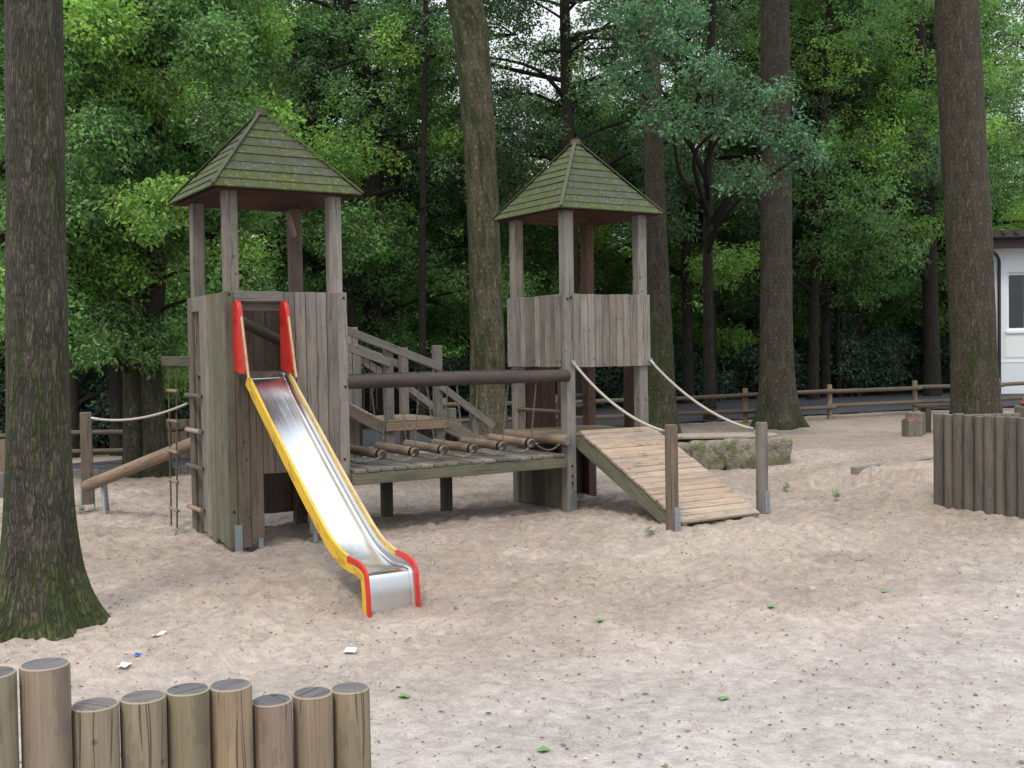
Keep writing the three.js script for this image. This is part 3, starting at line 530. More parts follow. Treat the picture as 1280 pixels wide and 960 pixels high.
// ---------- stones, bench, stumps, toys ----------
seed(20);
function boulder(w, h, d, s) {
  const g = new THREE.BoxGeometry(w, h, d, 22, 10, 16), p = g.attributes.position, uv = g.attributes.uv, v = new THREE.Vector3();
  for (let i = 0; i < p.count; i++) {
    v.fromBufferAttribute(p, i); const e = new THREE.Vector3(v.x / w * 2, v.y / h * 2, v.z / d * 2), q = Math.pow(Math.abs(e.x) ** 7 + Math.abs(e.y) ** 7 + Math.abs(e.z) ** 7, 1 / 7) / Math.max(Math.abs(e.x), Math.abs(e.y), Math.abs(e.z), 1e-5);
    v.divideScalar(q); const n = fbm(v.x * 5 + s * 3.1, v.y * 5 + v.z * 4, s, 4) - 0.5, n2 = fbm(v.z * 5 + s, v.y * 5 - v.x * 4, s + 9, 4) - 0.5;
    v.x += 0.09 * n2; v.z += 0.1 * n; v.y += (v.y > 0 ? 0.02 : 0.05) * n; v.x *= 1 + 0.12 * e.y; v.z *= 1 + 0.1 * e.y;
    p.setXYZ(i, v.x, v.y, v.z); uv.setXY(i, (v.x + v.z) * 1.2 + s, (v.y + v.z * 0.6) * 1.2);
  }
  g.computeVertexNormals(); return g;
}
[[2.2, -14.95, 0.46, 0.42], [2.58, -14.86, 0.5, 0.44], [3.0, -14.86, 0.53, 0.45], [3.42, -14.95, 0.52, 0.44]].forEach(([x, z, w, h], i) => {
  const o = mesh('stone_block', boulder(w, h, 0.6, i + 3), M.stone, null, [x, gh(x, z) + h / 2 - 0.05, z], [0, rr(-0.1, 0.1), 0]);
  tag(o, ['mossy stone block beside the mossy leaning trunk, half hidden by the ramp', 'squarish mossy stone block second from the ramp', 'broad mossy stone block behind the smooth rope post', 'mossy stone block with a slanting outer face at the end of the row'][i], 'stone block', 'row of stone blocks behind the ramp');
});
{ const s = new THREE.Shape(); for (let i = 0; i < 40; i++) { const a = i / 40 * 6.2832, q = 1 + 0.1 * (fbm(Math.cos(a) * 2 + 5, Math.sin(a) * 2 + 5, 6, 3) - 0.5), x = Math.sign(Math.cos(a)) * Math.pow(Math.abs(Math.cos(a)), 0.5) * 0.68 * q, y = Math.sign(Math.sin(a)) * Math.pow(Math.abs(Math.sin(a)), 0.5) * 0.25 * q; i ? s.lineTo(x, y) : s.moveTo(x, y); }
  const g = new THREE.ExtrudeGeometry(s, { depth: 0.02, bevelEnabled: true, bevelSize: 0.02, bevelThickness: 0.012, bevelSegments: 2 }); g.rotateX(-Math.PI / 2); colorize(g, [0.45, 0.39, 0.34]); const o = struct('sand_layer', g, M.ground, 'pale sand lying on the stone blocks'); o.position.set(2.82, gh(3, -14.9) + 0.40, -14.92); }
{ // bench behind the right trunk
  const t = thing('bench', 'dark plank bench standing behind the big furrowed trunk', 'bench', [8.03, gh(8.03, -20.1), -20.1], -0.05);
  for (const k of [0, 1]) mesh('seat_plank', plank(1.5, 0.05, 0.16, 'dark', 0), M.wood, t, [0, 0.475, k * 0.18 - 0.09]);
  for (const s of [-0.55, 0.55]) mesh('leg', plank(0.09, 0.5, 0.32, 'dark', 1), M.wood, t, [s, 0.2, 0]);
}
{ const mk = (x, z, h, w, lab, red) => { const gy = gh(x, z), t = thing('wood_block', lab, 'wood block', [x, gy, z], 0.2, 'wooden seat blocks'); mesh('block', plank(w, h + 0.1, w, 'grey', 1, 0.015), M.wood, t, [0, h / 2 - 0.05, 0]); if (red) mesh('cover', (() => { const g = new THREE.SphereGeometry(w * 0.52, 16, 8, 0, 6.3, 0, Math.PI / 2); g.scale(1, 0.25, 0.9); return g; })(), std({ color: 0x76483e, roughness: 0.9 }), t, [0, h, 0]); };
  mk(6.72, -18.7, 0.3, 0.26, 'short square wood block with a red cover on top', true); mk(7.1, -19.6, 0.4, 0.26, 'taller bare wood block behind the one with the red cover'); }
{ const t = thing('toy_heap', 'red and white toy bundle lying behind the palisade', 'toys', [8.0, gh(8, -17) + 0.0, -17]);
  const e = (n, x, y, r, sy, c) => { const g = new THREE.SphereGeometry(r, 18, 10); g.scale(1, sy, 0.8); mesh(n, g, std({ color: c, roughness: 0.6 }), t, [x, y, 0]); };
  mesh('box', plank(0.5, 0.5, 0.4, 'grey', 1, 0.02), M.wood, t, [0, 0.25, 0]); e('cushion', 0, 0.54, 0.24, 0.22, 0x8c4036); e('cushion', 0.02, 0.6, 0.2, 0.25, 0xc9d4da); e('ball', 0.06, 0.67, 0.07, 0.9, 0x31536e); }

// ---------- fences ----------
seed(21);
function railFence(pts, lab, h, tn, two = true) {
  const [x0, z0] = pts[0], t = thing('rail_fence', lab, 'fence', [x0, 0, z0]);
  pts.forEach(([x, z]) => { const y = gh(x, z); mesh('post', logGeo(h + 0.15, 0.052, tn, 'end'), M.wood, t, [x - x0, y - 0.12, z - z0]); });
  for (let i = 0; i + 1 < pts.length; i++) for (const q of two ? [0.84, 0.38] : [0.8]) { const [a, b] = pts[i], [c, d] = pts[i + 1]; logBetween('rail', [a - x0 - 0.08, gh(a, b) + h * q + rr(-0.02, 0.02), b - z0 + 0.09], [c - x0 + 0.1, gh(c, d) + h * q + rr(-0.02, 0.02), d - z0 + 0.09], 0.042, 'brown', null, t); }
}
railFence([[-1.3, -21.3], [0.9, -21.9], [2.8, -22.15], [4.68, -22.35], [6.5, -22.8], [8.5, -23.5], [10.47, -24.0], [13, -24.6], [16, -25.2]], 'low two-rail round log fence along the asphalt path', 0.68, 'fresh');
railFence([[-9.4, -16.9], [-7.4, -17.3], [-5.62, -17.6], [-4.9, -19.6]], 'low two-rail log fence under the leafy saplings', 0.62, 'log');
{ const t = thing('board_fence', 'low yellowish upright board fence beyond the twin trunks', 'fence', [-6.3, 0, -18.4], 0.05); for (let k = 0; k < 12; k++) mesh('board', plank(0.12, 0.75, 0.025, 'fresh', 1), M.wood, t, [0.3 + k * 0.135, gh(-5, -18.4) + 0.3, 0]); mesh('rail', plank(1.7, 0.08, 0.04, 'log', 0), M.wood, t, [1.05, gh(-5, -18.4) + 0.45, -0.04]); }
{ const t = thing('board_fence', 'low brown board fence beyond the mossy trunk', 'fence', [-8.6, 0, -15.8], 0.2); for (let k = 0; k < 14; k++) mesh('board', plank(0.14, 0.6, 0.025, 'log', 1), M.wood, t, [k * 0.155, gh(-8, -15.8) + 0.2, 0]); mesh('rail', plank(2.1, 0.08, 0.04, 'log', 0), M.wood, t, [1.0, gh(-8, -15.8) + 0.35, -0.04]); }
{ const o = mesh('tree_stump', logGeo(0.4, 0.16, 'end', 'end', 24), M.wood, null, [-5.95, gh(-5.95, -12.8) - 0.1, -12.8]); tag(o, 'grey sawn stump standing beyond the mossy trunk', 'stump'); }

// ---------- building ----------
seed(22);
{
  const bx = 12.12, bz = -28.2, y0 = gh(bx, bz), t = thing('building', 'white rendered building with dark eaves, drainpipe and white window', 'building', [bx, y0, bz], -0.12);
  const H = 3.75, Wd = 14, D = 9, w0 = 0.42, w1 = 2.4, wy0 = 1.62, wy1 = 3.1;
  const B = (name, x0, x1, ya, yb, za, zb, m, par = t) => mesh(name, new THREE.BoxGeometry(x1 - x0, yb - ya, zb - za), m, par, [(x0 + x1) / 2, (ya + yb) / 2, (za + zb) / 2]);
  const wall = B('wall', 0, Wd, -0.3, wy0, -0.3, 0, M.render); B('wall', 0, Wd, wy1, H, -0.3, 0, M.render); B('wall', 0, w0, wy0, wy1, -0.3, 0, M.render); B('wall', w1, Wd, wy0, wy1, -0.3, 0, M.render);
  B('wall', 0, 0.3, -0.3, H, -D, -0.302, M.render); B('wall', Wd - 0.3, Wd, -0.3, H, -D, -0.302, M.render); B('wall', 0.302, Wd - 0.302, -0.3, H, -D, -D + 0.3, M.render); B('floor', 0.3, Wd - 0.3, -0.1, 0.1, -D + 0.3, -0.3, M.fascia);
  B('plinth', -0.015, Wd, -0.3, 0.82, 0.002, 0.018, M.render); B('plinth_edge', -0.02, Wd, 0.822, 0.85, 0.002, 0.03, M.white);
  const win = B('window', w0, w1, wy0, wy1, -0.14, -0.13, M.glass);
  for (const x of [w0, 0.86, 1.38, 1.9, w1 - 0.06]) B('frame', x, x + 0.06, wy0, wy1, -0.16, -0.1, M.white, t);
  B('frame', w0 + 0.062, w1 - 0.062, wy0, wy0 + 0.07, -0.155, -0.105, M.white); B('frame', w0 + 0.062, w1 - 0.062, wy1 - 0.07, wy1, -0.155, -0.105, M.white); B('sill', w0 - 0.05, w1 + 0.05, wy0 - 0.06, wy0 - 0.003, 0.002, 0.06, M.white);
  B('panel', w0 - 0.06, w1 + 0.06, 0.95, wy0 - 0.065, 0.002, 0.015, M.white);
  const pipe = new THREE.CatmullRomCurve3([[-0.1, 3.62, 0.42], [0.06, 3.52, 0.3], [0.19, 3.38, 0.1], [0.2, 3.2, 0.07], [0.2, 1.5, 0.07], [0.2, -0.1, 0.07]].map((p) => new THREE.Vector3(...p))); mesh('drainpipe', new THREE.TubeGeometry(pipe, 50, 0.04, 10), M.pipe, t);
  B('fascia', -0.5, Wd + 0.5, 3.66, 3.98, 0.45, 0.5, M.fascia); B('soffit', -0.5, Wd + 0.5, H + 0.002, H + 0.03, -D - 0.4, 0.448, M.fascia); B('fascia', -0.52, -0.47, 3.66, 3.98, -D - 0.4, 0.44, M.fascia);
  const g = new THREE.TubeGeometry(new THREE.LineCurve3(new THREE.Vector3(-0.5, 3.95, 0.55), new THREE.Vector3(Wd + 0.5, 3.95, 0.55)), 2, 0.06, 8); mesh('gutter', g, M.pipe, t);
  const rp = [[-0.55, 3.99, 0.6], [Wd + 0.55, 3.99, 0.6], [Wd + 0.55, 4.3, -4.3], [-0.55, 4.3, -4.3]], rq = rp.map(([a, b, c]) => [a, b + 0.09, c]); const back = [[-0.55, 3.99, -9.3], [Wd + 0.55, 3.99, -9.3]];
  const roof = mesh('roof', facets([rp, rq, [rp[0], rp[1], rq[1], rq[0]], [rp[0], rp[3], rq[3], rq[0]], [rq[3], rq[2], back[1], back[0]], [rp[0], rp[3], back[0]], [rp[1], rp[2], back[1]]], [5, 4.2, -4], 0, null, 1, 1), M.tile, t);
  for (let k = 0; k < 50; k++) mesh('roof_tile', new THREE.CylinderGeometry(0.055, 0.055, 0.5, 8), M.tile, roof, [-0.45 + k * 0.3, 4.075, 0.4], [Math.PI / 2 + 0.06, 0, 0]);
}

// ---------- vegetation ----------
// a twig with flat leaves on both sides, 0.5 m long; leaves folded along the midrib
function sprayGeo(s, n, len, leafL, leafW, droop) {
  seed(s); const P = [], I = [];
  const leaf = (o, dir, nrm, L, W) => { const b = new THREE.Vector3().crossVectors(dir, nrm).normalize(), k = P.length / 3, q = (f, w, u) => P.push(o.x + dir.x * L * f + b.x * W * w + nrm.x * u, o.y + dir.y * L * f + b.y * W * w + nrm.y * u, o.z + dir.z * L * f + b.z * W * w + nrm.z * u); q(0, 0, 0); q(0.42, 0.5, W * 0.16); q(1, 0, -W * 0.12); q(0.42, -0.5, W * 0.16); q(0.45, 0, 0); I.push(k, k + 1, k + 4, k + 1, k + 2, k + 4, k + 2, k + 3, k + 4, k + 3, k, k + 4); };
  const twig = (o, yaw, L, cnt, pitch) => {
    for (let i = 0; i < cnt; i++) { const t = (i + 0.8) / cnt, c = new THREE.Vector3(o.x + Math.cos(yaw) * L * t, o.y + pitch * L * t - droop * t * t * L, o.z + Math.sin(yaw) * L * t), side = i % 2 ? 1 : -1, a = yaw + side * rr(0.5, 1.1) * (i === cnt - 1 ? 0.1 : 1), d = new THREE.Vector3(Math.cos(a), rr(-0.75, 0.3), Math.sin(a)).normalize(), nn = new THREE.Vector3(rr(-0.8, 0.8), 1, rr(-0.8, 0.8)).normalize(); leaf(c, d, nn, leafL * rr(0.75, 1.2), leafW * rr(0.8, 1.15)); }
    const k = P.length / 3, e = new THREE.Vector3(o.x + Math.cos(yaw) * L, o.y + pitch * L - droop * L, o.z + Math.sin(yaw) * L); P.push(o.x - 0.003, o.y, o.z, o.x + 0.003, o.y, o.z + 0.004, e.x, e.y, e.z); I.push(k, k + 1, k + 2);
  };
  twig(new THREE.Vector3(-len / 2, 0, 0), 0, len, n, 0.05);
  for (const f of [0.2, 0.42, 0.64]) for (const sd of [-1, 1]) twig(new THREE.Vector3(-len / 2 + len * f, 0.01, 0), sd * rr(0.6, 0.95), len * (0.55 - f * 0.35), Math.round(n * 0.5), rr(-0.15, 0.2));
  return geo(P, null, null, I);
}
// a rounded bunch of broad leaves on short twigs
function bunchGeo(sd, n, R, leafL, leafW) {
  seed(sd); const P = [], I = [], d = new THREE.Vector3(), nn = new THREE.Vector3(), b = new THREE.Vector3();
  for (let i = 0; i < n; i++) {
    const a = rr(0, 6.283), q = rr(-1, 1), r = Math.pow(rnd(), 0.4) * R, p = Math.sqrt(1 - q * q), o = [Math.cos(a) * p * r, q * r * 0.62, Math.sin(a) * p * r];
    nn.set(rr(-1, 1) + Math.cos(a) * p * 0.5, rr(0.2, 1.3), rr(-1, 1) + Math.sin(a) * p * 0.5).normalize(); d.set(Math.cos(a) + rr(-0.9, 0.9), rr(-0.8, 0.3), Math.sin(a) + rr(-0.9, 0.9)); d.addScaledVector(nn, -d.dot(nn)).normalize(); b.crossVectors(d, nn);
    const L = leafL * rr(0.7, 1.25), W = leafW * rr(0.75, 1.2), k = P.length / 3, v = (f, w, u) => P.push(o[0] + d.x * L * f + b.x * W * w + nn.x * u, o[1] + d.y * L * f + b.y * W * w + nn.y * u, o[2] + d.z * L * f + b.z * W * w + nn.z * u);
    v(0, 0, 0); v(0.3, 0.42, W * 0.12); v(0.65, 0.4, W * 0.08); v(1, 0, -W * 0.15); v(0.65, -0.4, W * 0.08); v(0.3, -0.42, W * 0.12); v(0.5, 0, -W * 0.02);
    for (let j = 0; j < 6; j++) I.push(k + j, k + (j + 1) % 6, k + 6);
    if (i % 4 === 0) { const m = P.length / 3; P.push(0, -R * 0.3, 0, 0.006, -R * 0.3, 0.003, ...o); I.push(m, m + 1, m + 2); }
  }
  return geo(P, null, null, I);
}
const SP = { fine: bunchGeo(101, 48, 0.31, 0.08, 0.047), oak: bunchGeo(102, 40, 0.32, 0.1, 0.055), broad: bunchGeo(103, 34, 0.3, 0.14, 0.055), spray: sprayGeo(104, 9, 0.5, 0.1, 0.055, 0.12) };
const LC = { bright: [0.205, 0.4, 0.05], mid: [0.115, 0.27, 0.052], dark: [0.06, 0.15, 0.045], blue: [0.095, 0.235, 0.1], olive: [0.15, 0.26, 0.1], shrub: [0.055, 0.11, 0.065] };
const dm = new THREE.Object3D(), dcol = new THREE.Color();
function foliage(name, items, spray, parent, mat = M.leaf) { // items: [x,y,z,scale,color,tilt]
  const m = new THREE.InstancedMesh(SP[spray], mat, items.length); m.name = name; m.castShadow = m.receiveShadow = true; m.userData.kind = 'stuff';
  items.forEach(([x, y, z, s, c, tilt], i) => { dm.position.set(x, y, z); dm.rotation.set(rr(-1, 1) * tilt, rr(0, 6.283), rr(-1, 1) * tilt, 'YXZ'); dm.scale.setScalar(s * rr(0.75, 1.25)); dm.updateMatrix(); m.setMatrixAt(i, dm.matrix); const k = rr(0.5, 1.6), h = rr(-0.14, 0.14); dcol.setRGB(c[0] * k * (1 + h), c[1] * k, c[2] * k * (1 - h)); m.setColorAt(i, dcol); });
  parent.add(m); return m;
}
function inClump([cx, cy, cz, rx, ry, rz], n, s, col, out, tilt = 0.5) { for (let i = 0; i < n; i++) { const a = rr(0, 6.283), q = rr(-1, 1), r = Math.pow(rnd(), 0.45), p = Math.sqrt(1 - q * q) * r; out.push([cx + rx * p * Math.cos(a), cy + ry * q * r, cz + rz * p * Math.sin(a), s, col, tilt]); } }
// a tapered limb along points [x,y,z,r]; opts: flare, lobes, moss(y, angle, noise), furrow
function limb(pts, seg, rings, o = {}) {
  const c = new THREE.CatmullRomCurve3(pts.map((p) => new THREE.Vector3(p[0], p[1], p[2])), false, 'centripetal'), P = [], U = [], C = [], I = [], N = rings; let b = new THREE.Vector3(1, 0, 0), len = 0, last = null; const sd = o.seed ?? 1, col = o.col ?? [0.2, 0.175, 0.145], k0 = Math.max(1, Math.round(3 * Math.PI * pts[0][3]));
  for (let j = 0; j <= N; j++) {
    const t = o.ease ? Math.pow(j / N, o.ease) : j / N, p = c.getPoint(t), T = c.getTangent(t), f = t * (pts.length - 1), i0 = Math.min(pts.length - 2, Math.floor(f)), R = mix(pts[i0][3], pts[i0 + 1][3], f - i0); b.addScaledVector(T, -b.dot(T)).normalize(); const d = new THREE.Vector3().crossVectors(T, b);
    if (last) len += p.distanceTo(last); last = p.clone();
    for (let i = 0; i <= seg; i++) {
      const a = i / seg * 2 * Math.PI, ca = Math.cos(a), sa = Math.sin(a); let r = R * (1 + 0.07 * (fbm(ca * 1.5 + 7, sa * 1.5 + p.y * 0.6, sd, 2) - 0.5) * 2);
      if (o.flare) { const e = Math.exp(-Math.max(0, p.y - (o.y0 ?? 0)) / (o.fh ?? 0.3)); r += R * o.flare * e * (1 + (o.lobe ?? 0.45) * Math.sin((o.lobes ?? 5) * a + sd) + 0.3 * (fbm(ca * 2 + 3, sa * 2 + 3, sd + 5, 2) - 0.5)); }
      if (o.furrow) { const q = fbm(ca * 9 * R / 0.19 + 20 + 0.25 * vn(p.y * 3, 5, sd), sa * 9 * R / 0.19 + 20 + p.y * 0.9, sd + 2, 3); r += o.furrow * (1 - 2 * Math.pow(1 - Math.abs(2 * q - 1), 2)); }
      P.push(p.x + r * (b.x * ca + d.x * sa), p.y + r * (b.y * ca + d.y * sa), p.z + r * (b.z * ca + d.z * sa)); U.push(i / seg * k0, len);
      let cc = col; if (o.moss) cc = mix3(col, [0.12, 0.17, 0.045], o.moss(p.y, a, ca, sa)); C.push(...cc);
    }
  }
  for (let j = 0; j < N; j++) for (let i = 0; i < seg; i++) { const a = j * (seg + 1) + i, q = a + seg + 1; I.push(a, a + 1, q, a + 1, q + 1, q); }
  return geo(P, U, C, I);
}
const ptOn = (tr, y) => { for (let i = 0; i + 1 < tr.length; i++) if (y <= tr[i + 1][1]) { const t = clamp((y - tr[i][1]) / (tr[i + 1][1] - tr[i][1])); return [0, 1, 2, 3].map((k) => mix(tr[i][k], tr[i + 1][k], t)); } return tr[tr.length - 1]; };
function tree(o) {
  seed(o.seed); const [x, z] = o.at, y = gh(x, z), t = thing(o.name ?? 'tree', o.label, 'tree', [x, y, z], 0, o.group);
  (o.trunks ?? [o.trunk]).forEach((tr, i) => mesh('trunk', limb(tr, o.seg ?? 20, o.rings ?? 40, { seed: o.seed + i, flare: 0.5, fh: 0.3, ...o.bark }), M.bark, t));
  const tr = (o.trunks ?? [o.trunk])[0], gs = [], items = [];
  for (const cl of o.clumps ?? []) {
    const [c, n, s, col, tilt] = cl, from = ptOn(tr, Math.max(tr[0][1] + 0.8, Math.min(c[1] - 0.15 * Math.hypot(c[0], c[2]) - 0.3, tr[tr.length - 1][1]))), L = Math.hypot(c[0] - from[0], c[1] - from[1], c[2] - from[2]), r0 = Math.min(from[3] * 0.55, 0.012 + L * 0.016);
    if (!o.noLimbs) {
      gs.push(limb([[from[0], from[1], from[2], r0], [mix(from[0], c[0], 0.4) + rr(-0.1, 0.1) * L, mix(from[1], c[1], 0.55) + rr(-0.02, 0.08) * L, mix(from[2], c[2], 0.4) + rr(-0.1, 0.1) * L, r0 * 0.7], [c[0], c[1], c[2], r0 * 0.4]], 6, 10, { seed: 3, col: o.limbCol ?? [0.1, 0.085, 0.07] }));
      for (let k = 0; k < 4; k++) { const e = [c[0] + rr(-0.8, 0.8) * c[3], c[1] + rr(-0.5, 0.7) * c[4], c[2] + rr(-0.8, 0.8) * c[5]]; gs.push(limb([[c[0], c[1], c[2], r0 * 0.4], [mix(c[0], e[0], 0.5), mix(c[1], e[1], 0.5) + 0.08, mix(c[2], e[2], 0.5), r0 * 0.28], [...e, 0.004]], 5, 5, { seed: 4, col: o.limbCol ?? [0.1, 0.085, 0.07] })); }
    }
    inClump(c, n, s, LC[col], items, tilt);
  }
  for (const L of o.limbs ?? []) gs.push(limb(L, 9, 24, { seed: 8, col: o.limbCol ?? [0.1, 0.085, 0.07] }));
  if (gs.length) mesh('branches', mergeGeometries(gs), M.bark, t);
  if (items.length) foliage('crown', items, o.spray ?? 'fine', t);
  return t;
}
// high crown out of the picture, over the trunk top
function highCrown(h, R, n, col, s = 1.6, k = 9) { const out = []; for (let i = 0; i < k; i++) { const a = i * 2.4 + rr(-0.4, 0.4), q = Math.sqrt((i + 0.5) / k) * R; out.push([[Math.cos(a) * q, h + rr(-1.2, 2.2), Math.sin(a) * q, R * 0.42, 0.9, R * 0.42], n * 0.3 / k | 0, s, col, 0.6]); } return out; }
const mossN = (lim, amp = 1) => (y, a, ca, sa) => sstep(0.5, 0.62, 0.62 * fbm(ca * 3.3 + 4, sa * 3.3 + y * 2.2, 71, 4) + 0.38 * fbm(ca * 16 + 4, sa * 16 + y * 9, 75, 3) + amp * (lim(y, ca, sa)));

// -- big trunks in view
tree({ name: 'oak_tree', seed: 201, label: 'thick furrowed trunk with mossy flared roots beside the foreground stakes', at: [-2.83, -6.6], seg: 110, rings: 210,
  trunk: [[0, -0.15, 0, 0.19], [0.0, 0.5, 0, 0.19], [0.02, 1.4, 0, 0.172], [0.06, 3.7, 0, 0.158], [0.1, 7, 0, 0.16], [0.1, 10, 0, 0.1]], bark: { flare: 0.8, fh: 0.26, lobe: 0.4, lobes: 5, furrow: 0.003, ease: 1.6, col: [0.2, 0.185, 0.16], moss: mossN((y, ca, sa) => (0.32 * Math.exp(-y / 0.45) + 0.035 * Math.exp(-Math.pow((y - 0.9) / 0.8, 2)) * (1 - ca) - 0.075 + 0.12 * Math.exp(-Math.pow((y - 2.55) / 0.15, 2)))) },
  clumps: highCrown(10, 2.6, 260, 'mid'), spray: 'oak' });
tree({ name: 'beech_tree', seed: 202, label: 'tall greenish leaning trunk rising behind the bridge and forking above', at: [-0.4, -18.3], seg: 36, rings: 70,
  trunk: [[0, -0.2, 0, 0.31], [0, 1, 0, 0.285], [0, 2.1, 0, 0.275], [-0.05, 4.6, 0, 0.25], [-0.2, 6.8, 0, 0.28], [-0.35, 7.6, 0, 0.3], [-0.75, 9, 0, 0.22], [-1.2, 11.5, 0, 0.1]], bark: { col: [0.36, 0.34, 0.25], flare: 0.35, moss: mossN((y, ca) => (0.01 - 0.09 * ca + 0.05 * sstep(5, 7, y))) },
  limbs: [[[-0.2, 7.2, 0, 0.2], [0.2, 8.6, 0, 0.17], [0.6, 11, 0.3, 0.08]]], clumps: highCrown(11.5, 4, 500, 'mid'), spray: 'fine' });
tree({ name: 'oak_tree', seed: 203, label: 'slim mossy trunk directly behind the open-sided tower', at: [2.68, -20.2], seg: 36, rings: 60,
  trunk: [[0.06, -0.2, 0, 0.25], [0.04, 1.2, 0, 0.235], [-0.02, 3.5, 0, 0.19], [-0.1, 7.8, 0, 0.16], [-0.1, 11, 0, 0.12]], bark: { col: [0.215, 0.19, 0.155], flare: 0.3, moss: mossN((y, ca) => (0.1 - 0.05 * ca - 0.2 * sstep(1.2, 3.6, y))) }, clumps: highCrown(11.5, 3.6, 400, 'dark'), spray: 'oak' });
tree({ name: 'oak_tree', seed: 204, label: 'straight dark furrowed trunk with mossy foot beside the stone blocks and path fence', at: [5.16, -21.7], seg: 44, rings: 80,
  trunk: [[0, -0.2, 0, 0.35], [0, 0.8, 0, 0.335], [0, 2.1, 0, 0.315], [0.03, 8.3, 0, 0.27], [0.05, 12, 0, 0.16]], bark: { col: [0.225, 0.2, 0.175], flare: 0.55, fh: 0.35, furrow: 0.005, moss: mossN((y) => (0.26 * Math.exp(-y / 0.55) - 0.1)) }, clumps: highCrown(12, 4, 500, 'dark'), spray: 'oak' });
tree({ name: 'oak_tree', seed: 205, label: 'big furrowed trunk rising behind the palisade logs', at: [7.9, -19.0], seg: 56, rings: 100,
  trunk: [[0.02, -0.2, 0, 0.4], [0, 0.8, 0, 0.385], [-0.1, 3.35, 0, 0.375], [-0.28, 7.4, 0, 0.35], [-0.4, 12, 0, 0.2]], bark: { col: [0.23, 0.195, 0.16], flare: 0.25, furrow: 0.006, moss: mossN((y) => 0.02 - 0.15 * sstep(0.8, 3.2, y)) }, clumps: highCrown(12.5, 4.5, 520, 'mid'), spray: 'oak' });
// -- leafy saplings over the twin trunks on the left
{
  const cl = []; seed(206);
  for (let k = 0; k < 90; k++) { const y = rr(1.75, 8.2), a = rr(0, 6.28), q = rr(0.2, 2.0) * (y < 2.6 ? 0.75 : 1); cl.push([[Math.cos(a) * q * 1.05 - 0.1, y, Math.sin(a) * q * 0.8 + 0.4, rr(0.38, 0.65), rr(0.25, 0.42), rr(0.38, 0.65)], 55, 0.8, ['bright', 'mid', 'mid', 'mid'][k % 4], 0.85]); }
  tree({ name: 'hornbeam_tree', seed: 206, label: 'leafy twin-trunked tree with bright low foliage beyond the balance log', at: [-4.95, -14.9], seg: 26, rings: 50, trunks: [[[-0.12, -0.2, 0, 0.15], [-0.12, 1.5, 0, 0.13], [-0.08, 4, 0.1, 0.11], [0, 8, 0.1, 0.07]], [[0.17, -0.2, 0, 0.17], [0.14, 1.5, 0, 0.15], [0.26, 4, -0.1, 0.13], [0.3, 8.5, -0.1, 0.09]]], bark: { col: [0.2, 0.2, 0.15], flare: 0.3, moss: mossN((y) => (0.06 - 0.12 * sstep(0.8, 2.4, y))) }, clumps: cl });
}
// -- further trees
let bgSeed = 300;
function bg(name, label, x, z, H, r, y0, R, k, n, s, cols, o = {}) {
  seed(++bgSeed); const lean = [rr(-0.4, 0.4), rr(-0.4, 0.4)], cl = [];
  k = Math.round(k * 1.35); for (let i = 0; i < k; i++) { const f = (i + rnd()) / k, y = mix(y0, H, f), a = i * 2.4 + rr(-0.5, 0.5), q = R * rr(0.25, 1) * (1 - 0.45 * Math.pow(f, 2)); cl.push([[Math.cos(a) * q + lean[0] * y / H, y, Math.sin(a) * q - (o.back ?? 0.3) * R, R * rr(0.2, 0.34), R * rr(0.13, 0.24), R * rr(0.2, 0.34)], Math.round(n * (y < 4.5 ? 1 : y < 6.5 ? 0.8 : 0.58)), s, cols[i % cols.length], 0.85]); }
  tree({ name, label, at: [x, z], seed: bgSeed, seg: 12, rings: 20, trunk: o.trunk ?? [[0, -0.3, 0, r], [lean[0] * 0.3, H * 0.35, 0, r * 0.85], [lean[0], H * 0.75, lean[1], r * 0.55], [lean[0], H * 0.97, lean[1], r * 0.15]], clumps: cl, bark: { col: [0.09, 0.075, 0.062], flare: 0.3 }, group: o.group, limbs: o.limbs, spray: o.spray ?? 'fine', limbCol: [0.07, 0.058, 0.05] });
}
const back = 'dark trunked trees of the wood behind the playground';
const Lb = 'dark trunked woodland tree with layered green foliage behind the playground';
// trunks that show: [pixel column placed in the world], distance 22-30 m
bg('beech_tree', 'dark forked woodland trunk between the two towers', -3.2, -26, 13, 0.23, 3.0, 4.2, 30, 60, 1.0, ['mid', 'dark', 'dark'], { trunk: [[0, -0.3, 0, 0.26], [0, 4, 0, 0.22], [0, 7.6, 0, 0.21], [-0.5, 9.5, 0, 0.14], [-0.9, 12, 0, 0.07]], limbs: [[[0, 7.5, 0, 0.16], [0.5, 9, 0, 0.12], [1.2, 11.5, 0, 0.05]]] });
bg('spruce_tree', 'thin straight bare-limbed trunk beside the forked woodland trunk', -1.95, -24, 12, 0.085, 7.5, 1.8, 10, 30, 0.9, ['dark'], { limbs: Array.from({ length: 14 }, (_, i) => { const y = 3.4 + i * 0.42, a = i * 2.4; return [[0, y, 0, 0.018], [Math.cos(a) * 0.5, y + 0.05, Math.sin(a) * 0.5, 0.012], [Math.cos(a) * 1.1, y - 0.1, Math.sin(a) * 1.1, 0.004]]; }) });
bg('beech_tree', 'thin dark woodland trunk close beside the forked trunk', -2.85, -26.8, 12, 0.08, 5, 2.4, 14, 34, 0.9, ['mid', 'dark'], { group: back });
bg('beech_tree', 'dark woodland tree rising behind the peak of the open-sided tower', 1.4, -25.5, 13, 0.2, 5.2, 4.4, 30, 56, 1.0, ['dark', 'dark', 'mid'], { group: back });
bg('beech_tree', 'dark slim trunk between the slim mossy trunk and the straight furrowed trunk', 4.9, -27.5, 13, 0.17, 2.6, 4.2, 30, 56, 1.0, ['dark', 'mid'], { group: back });
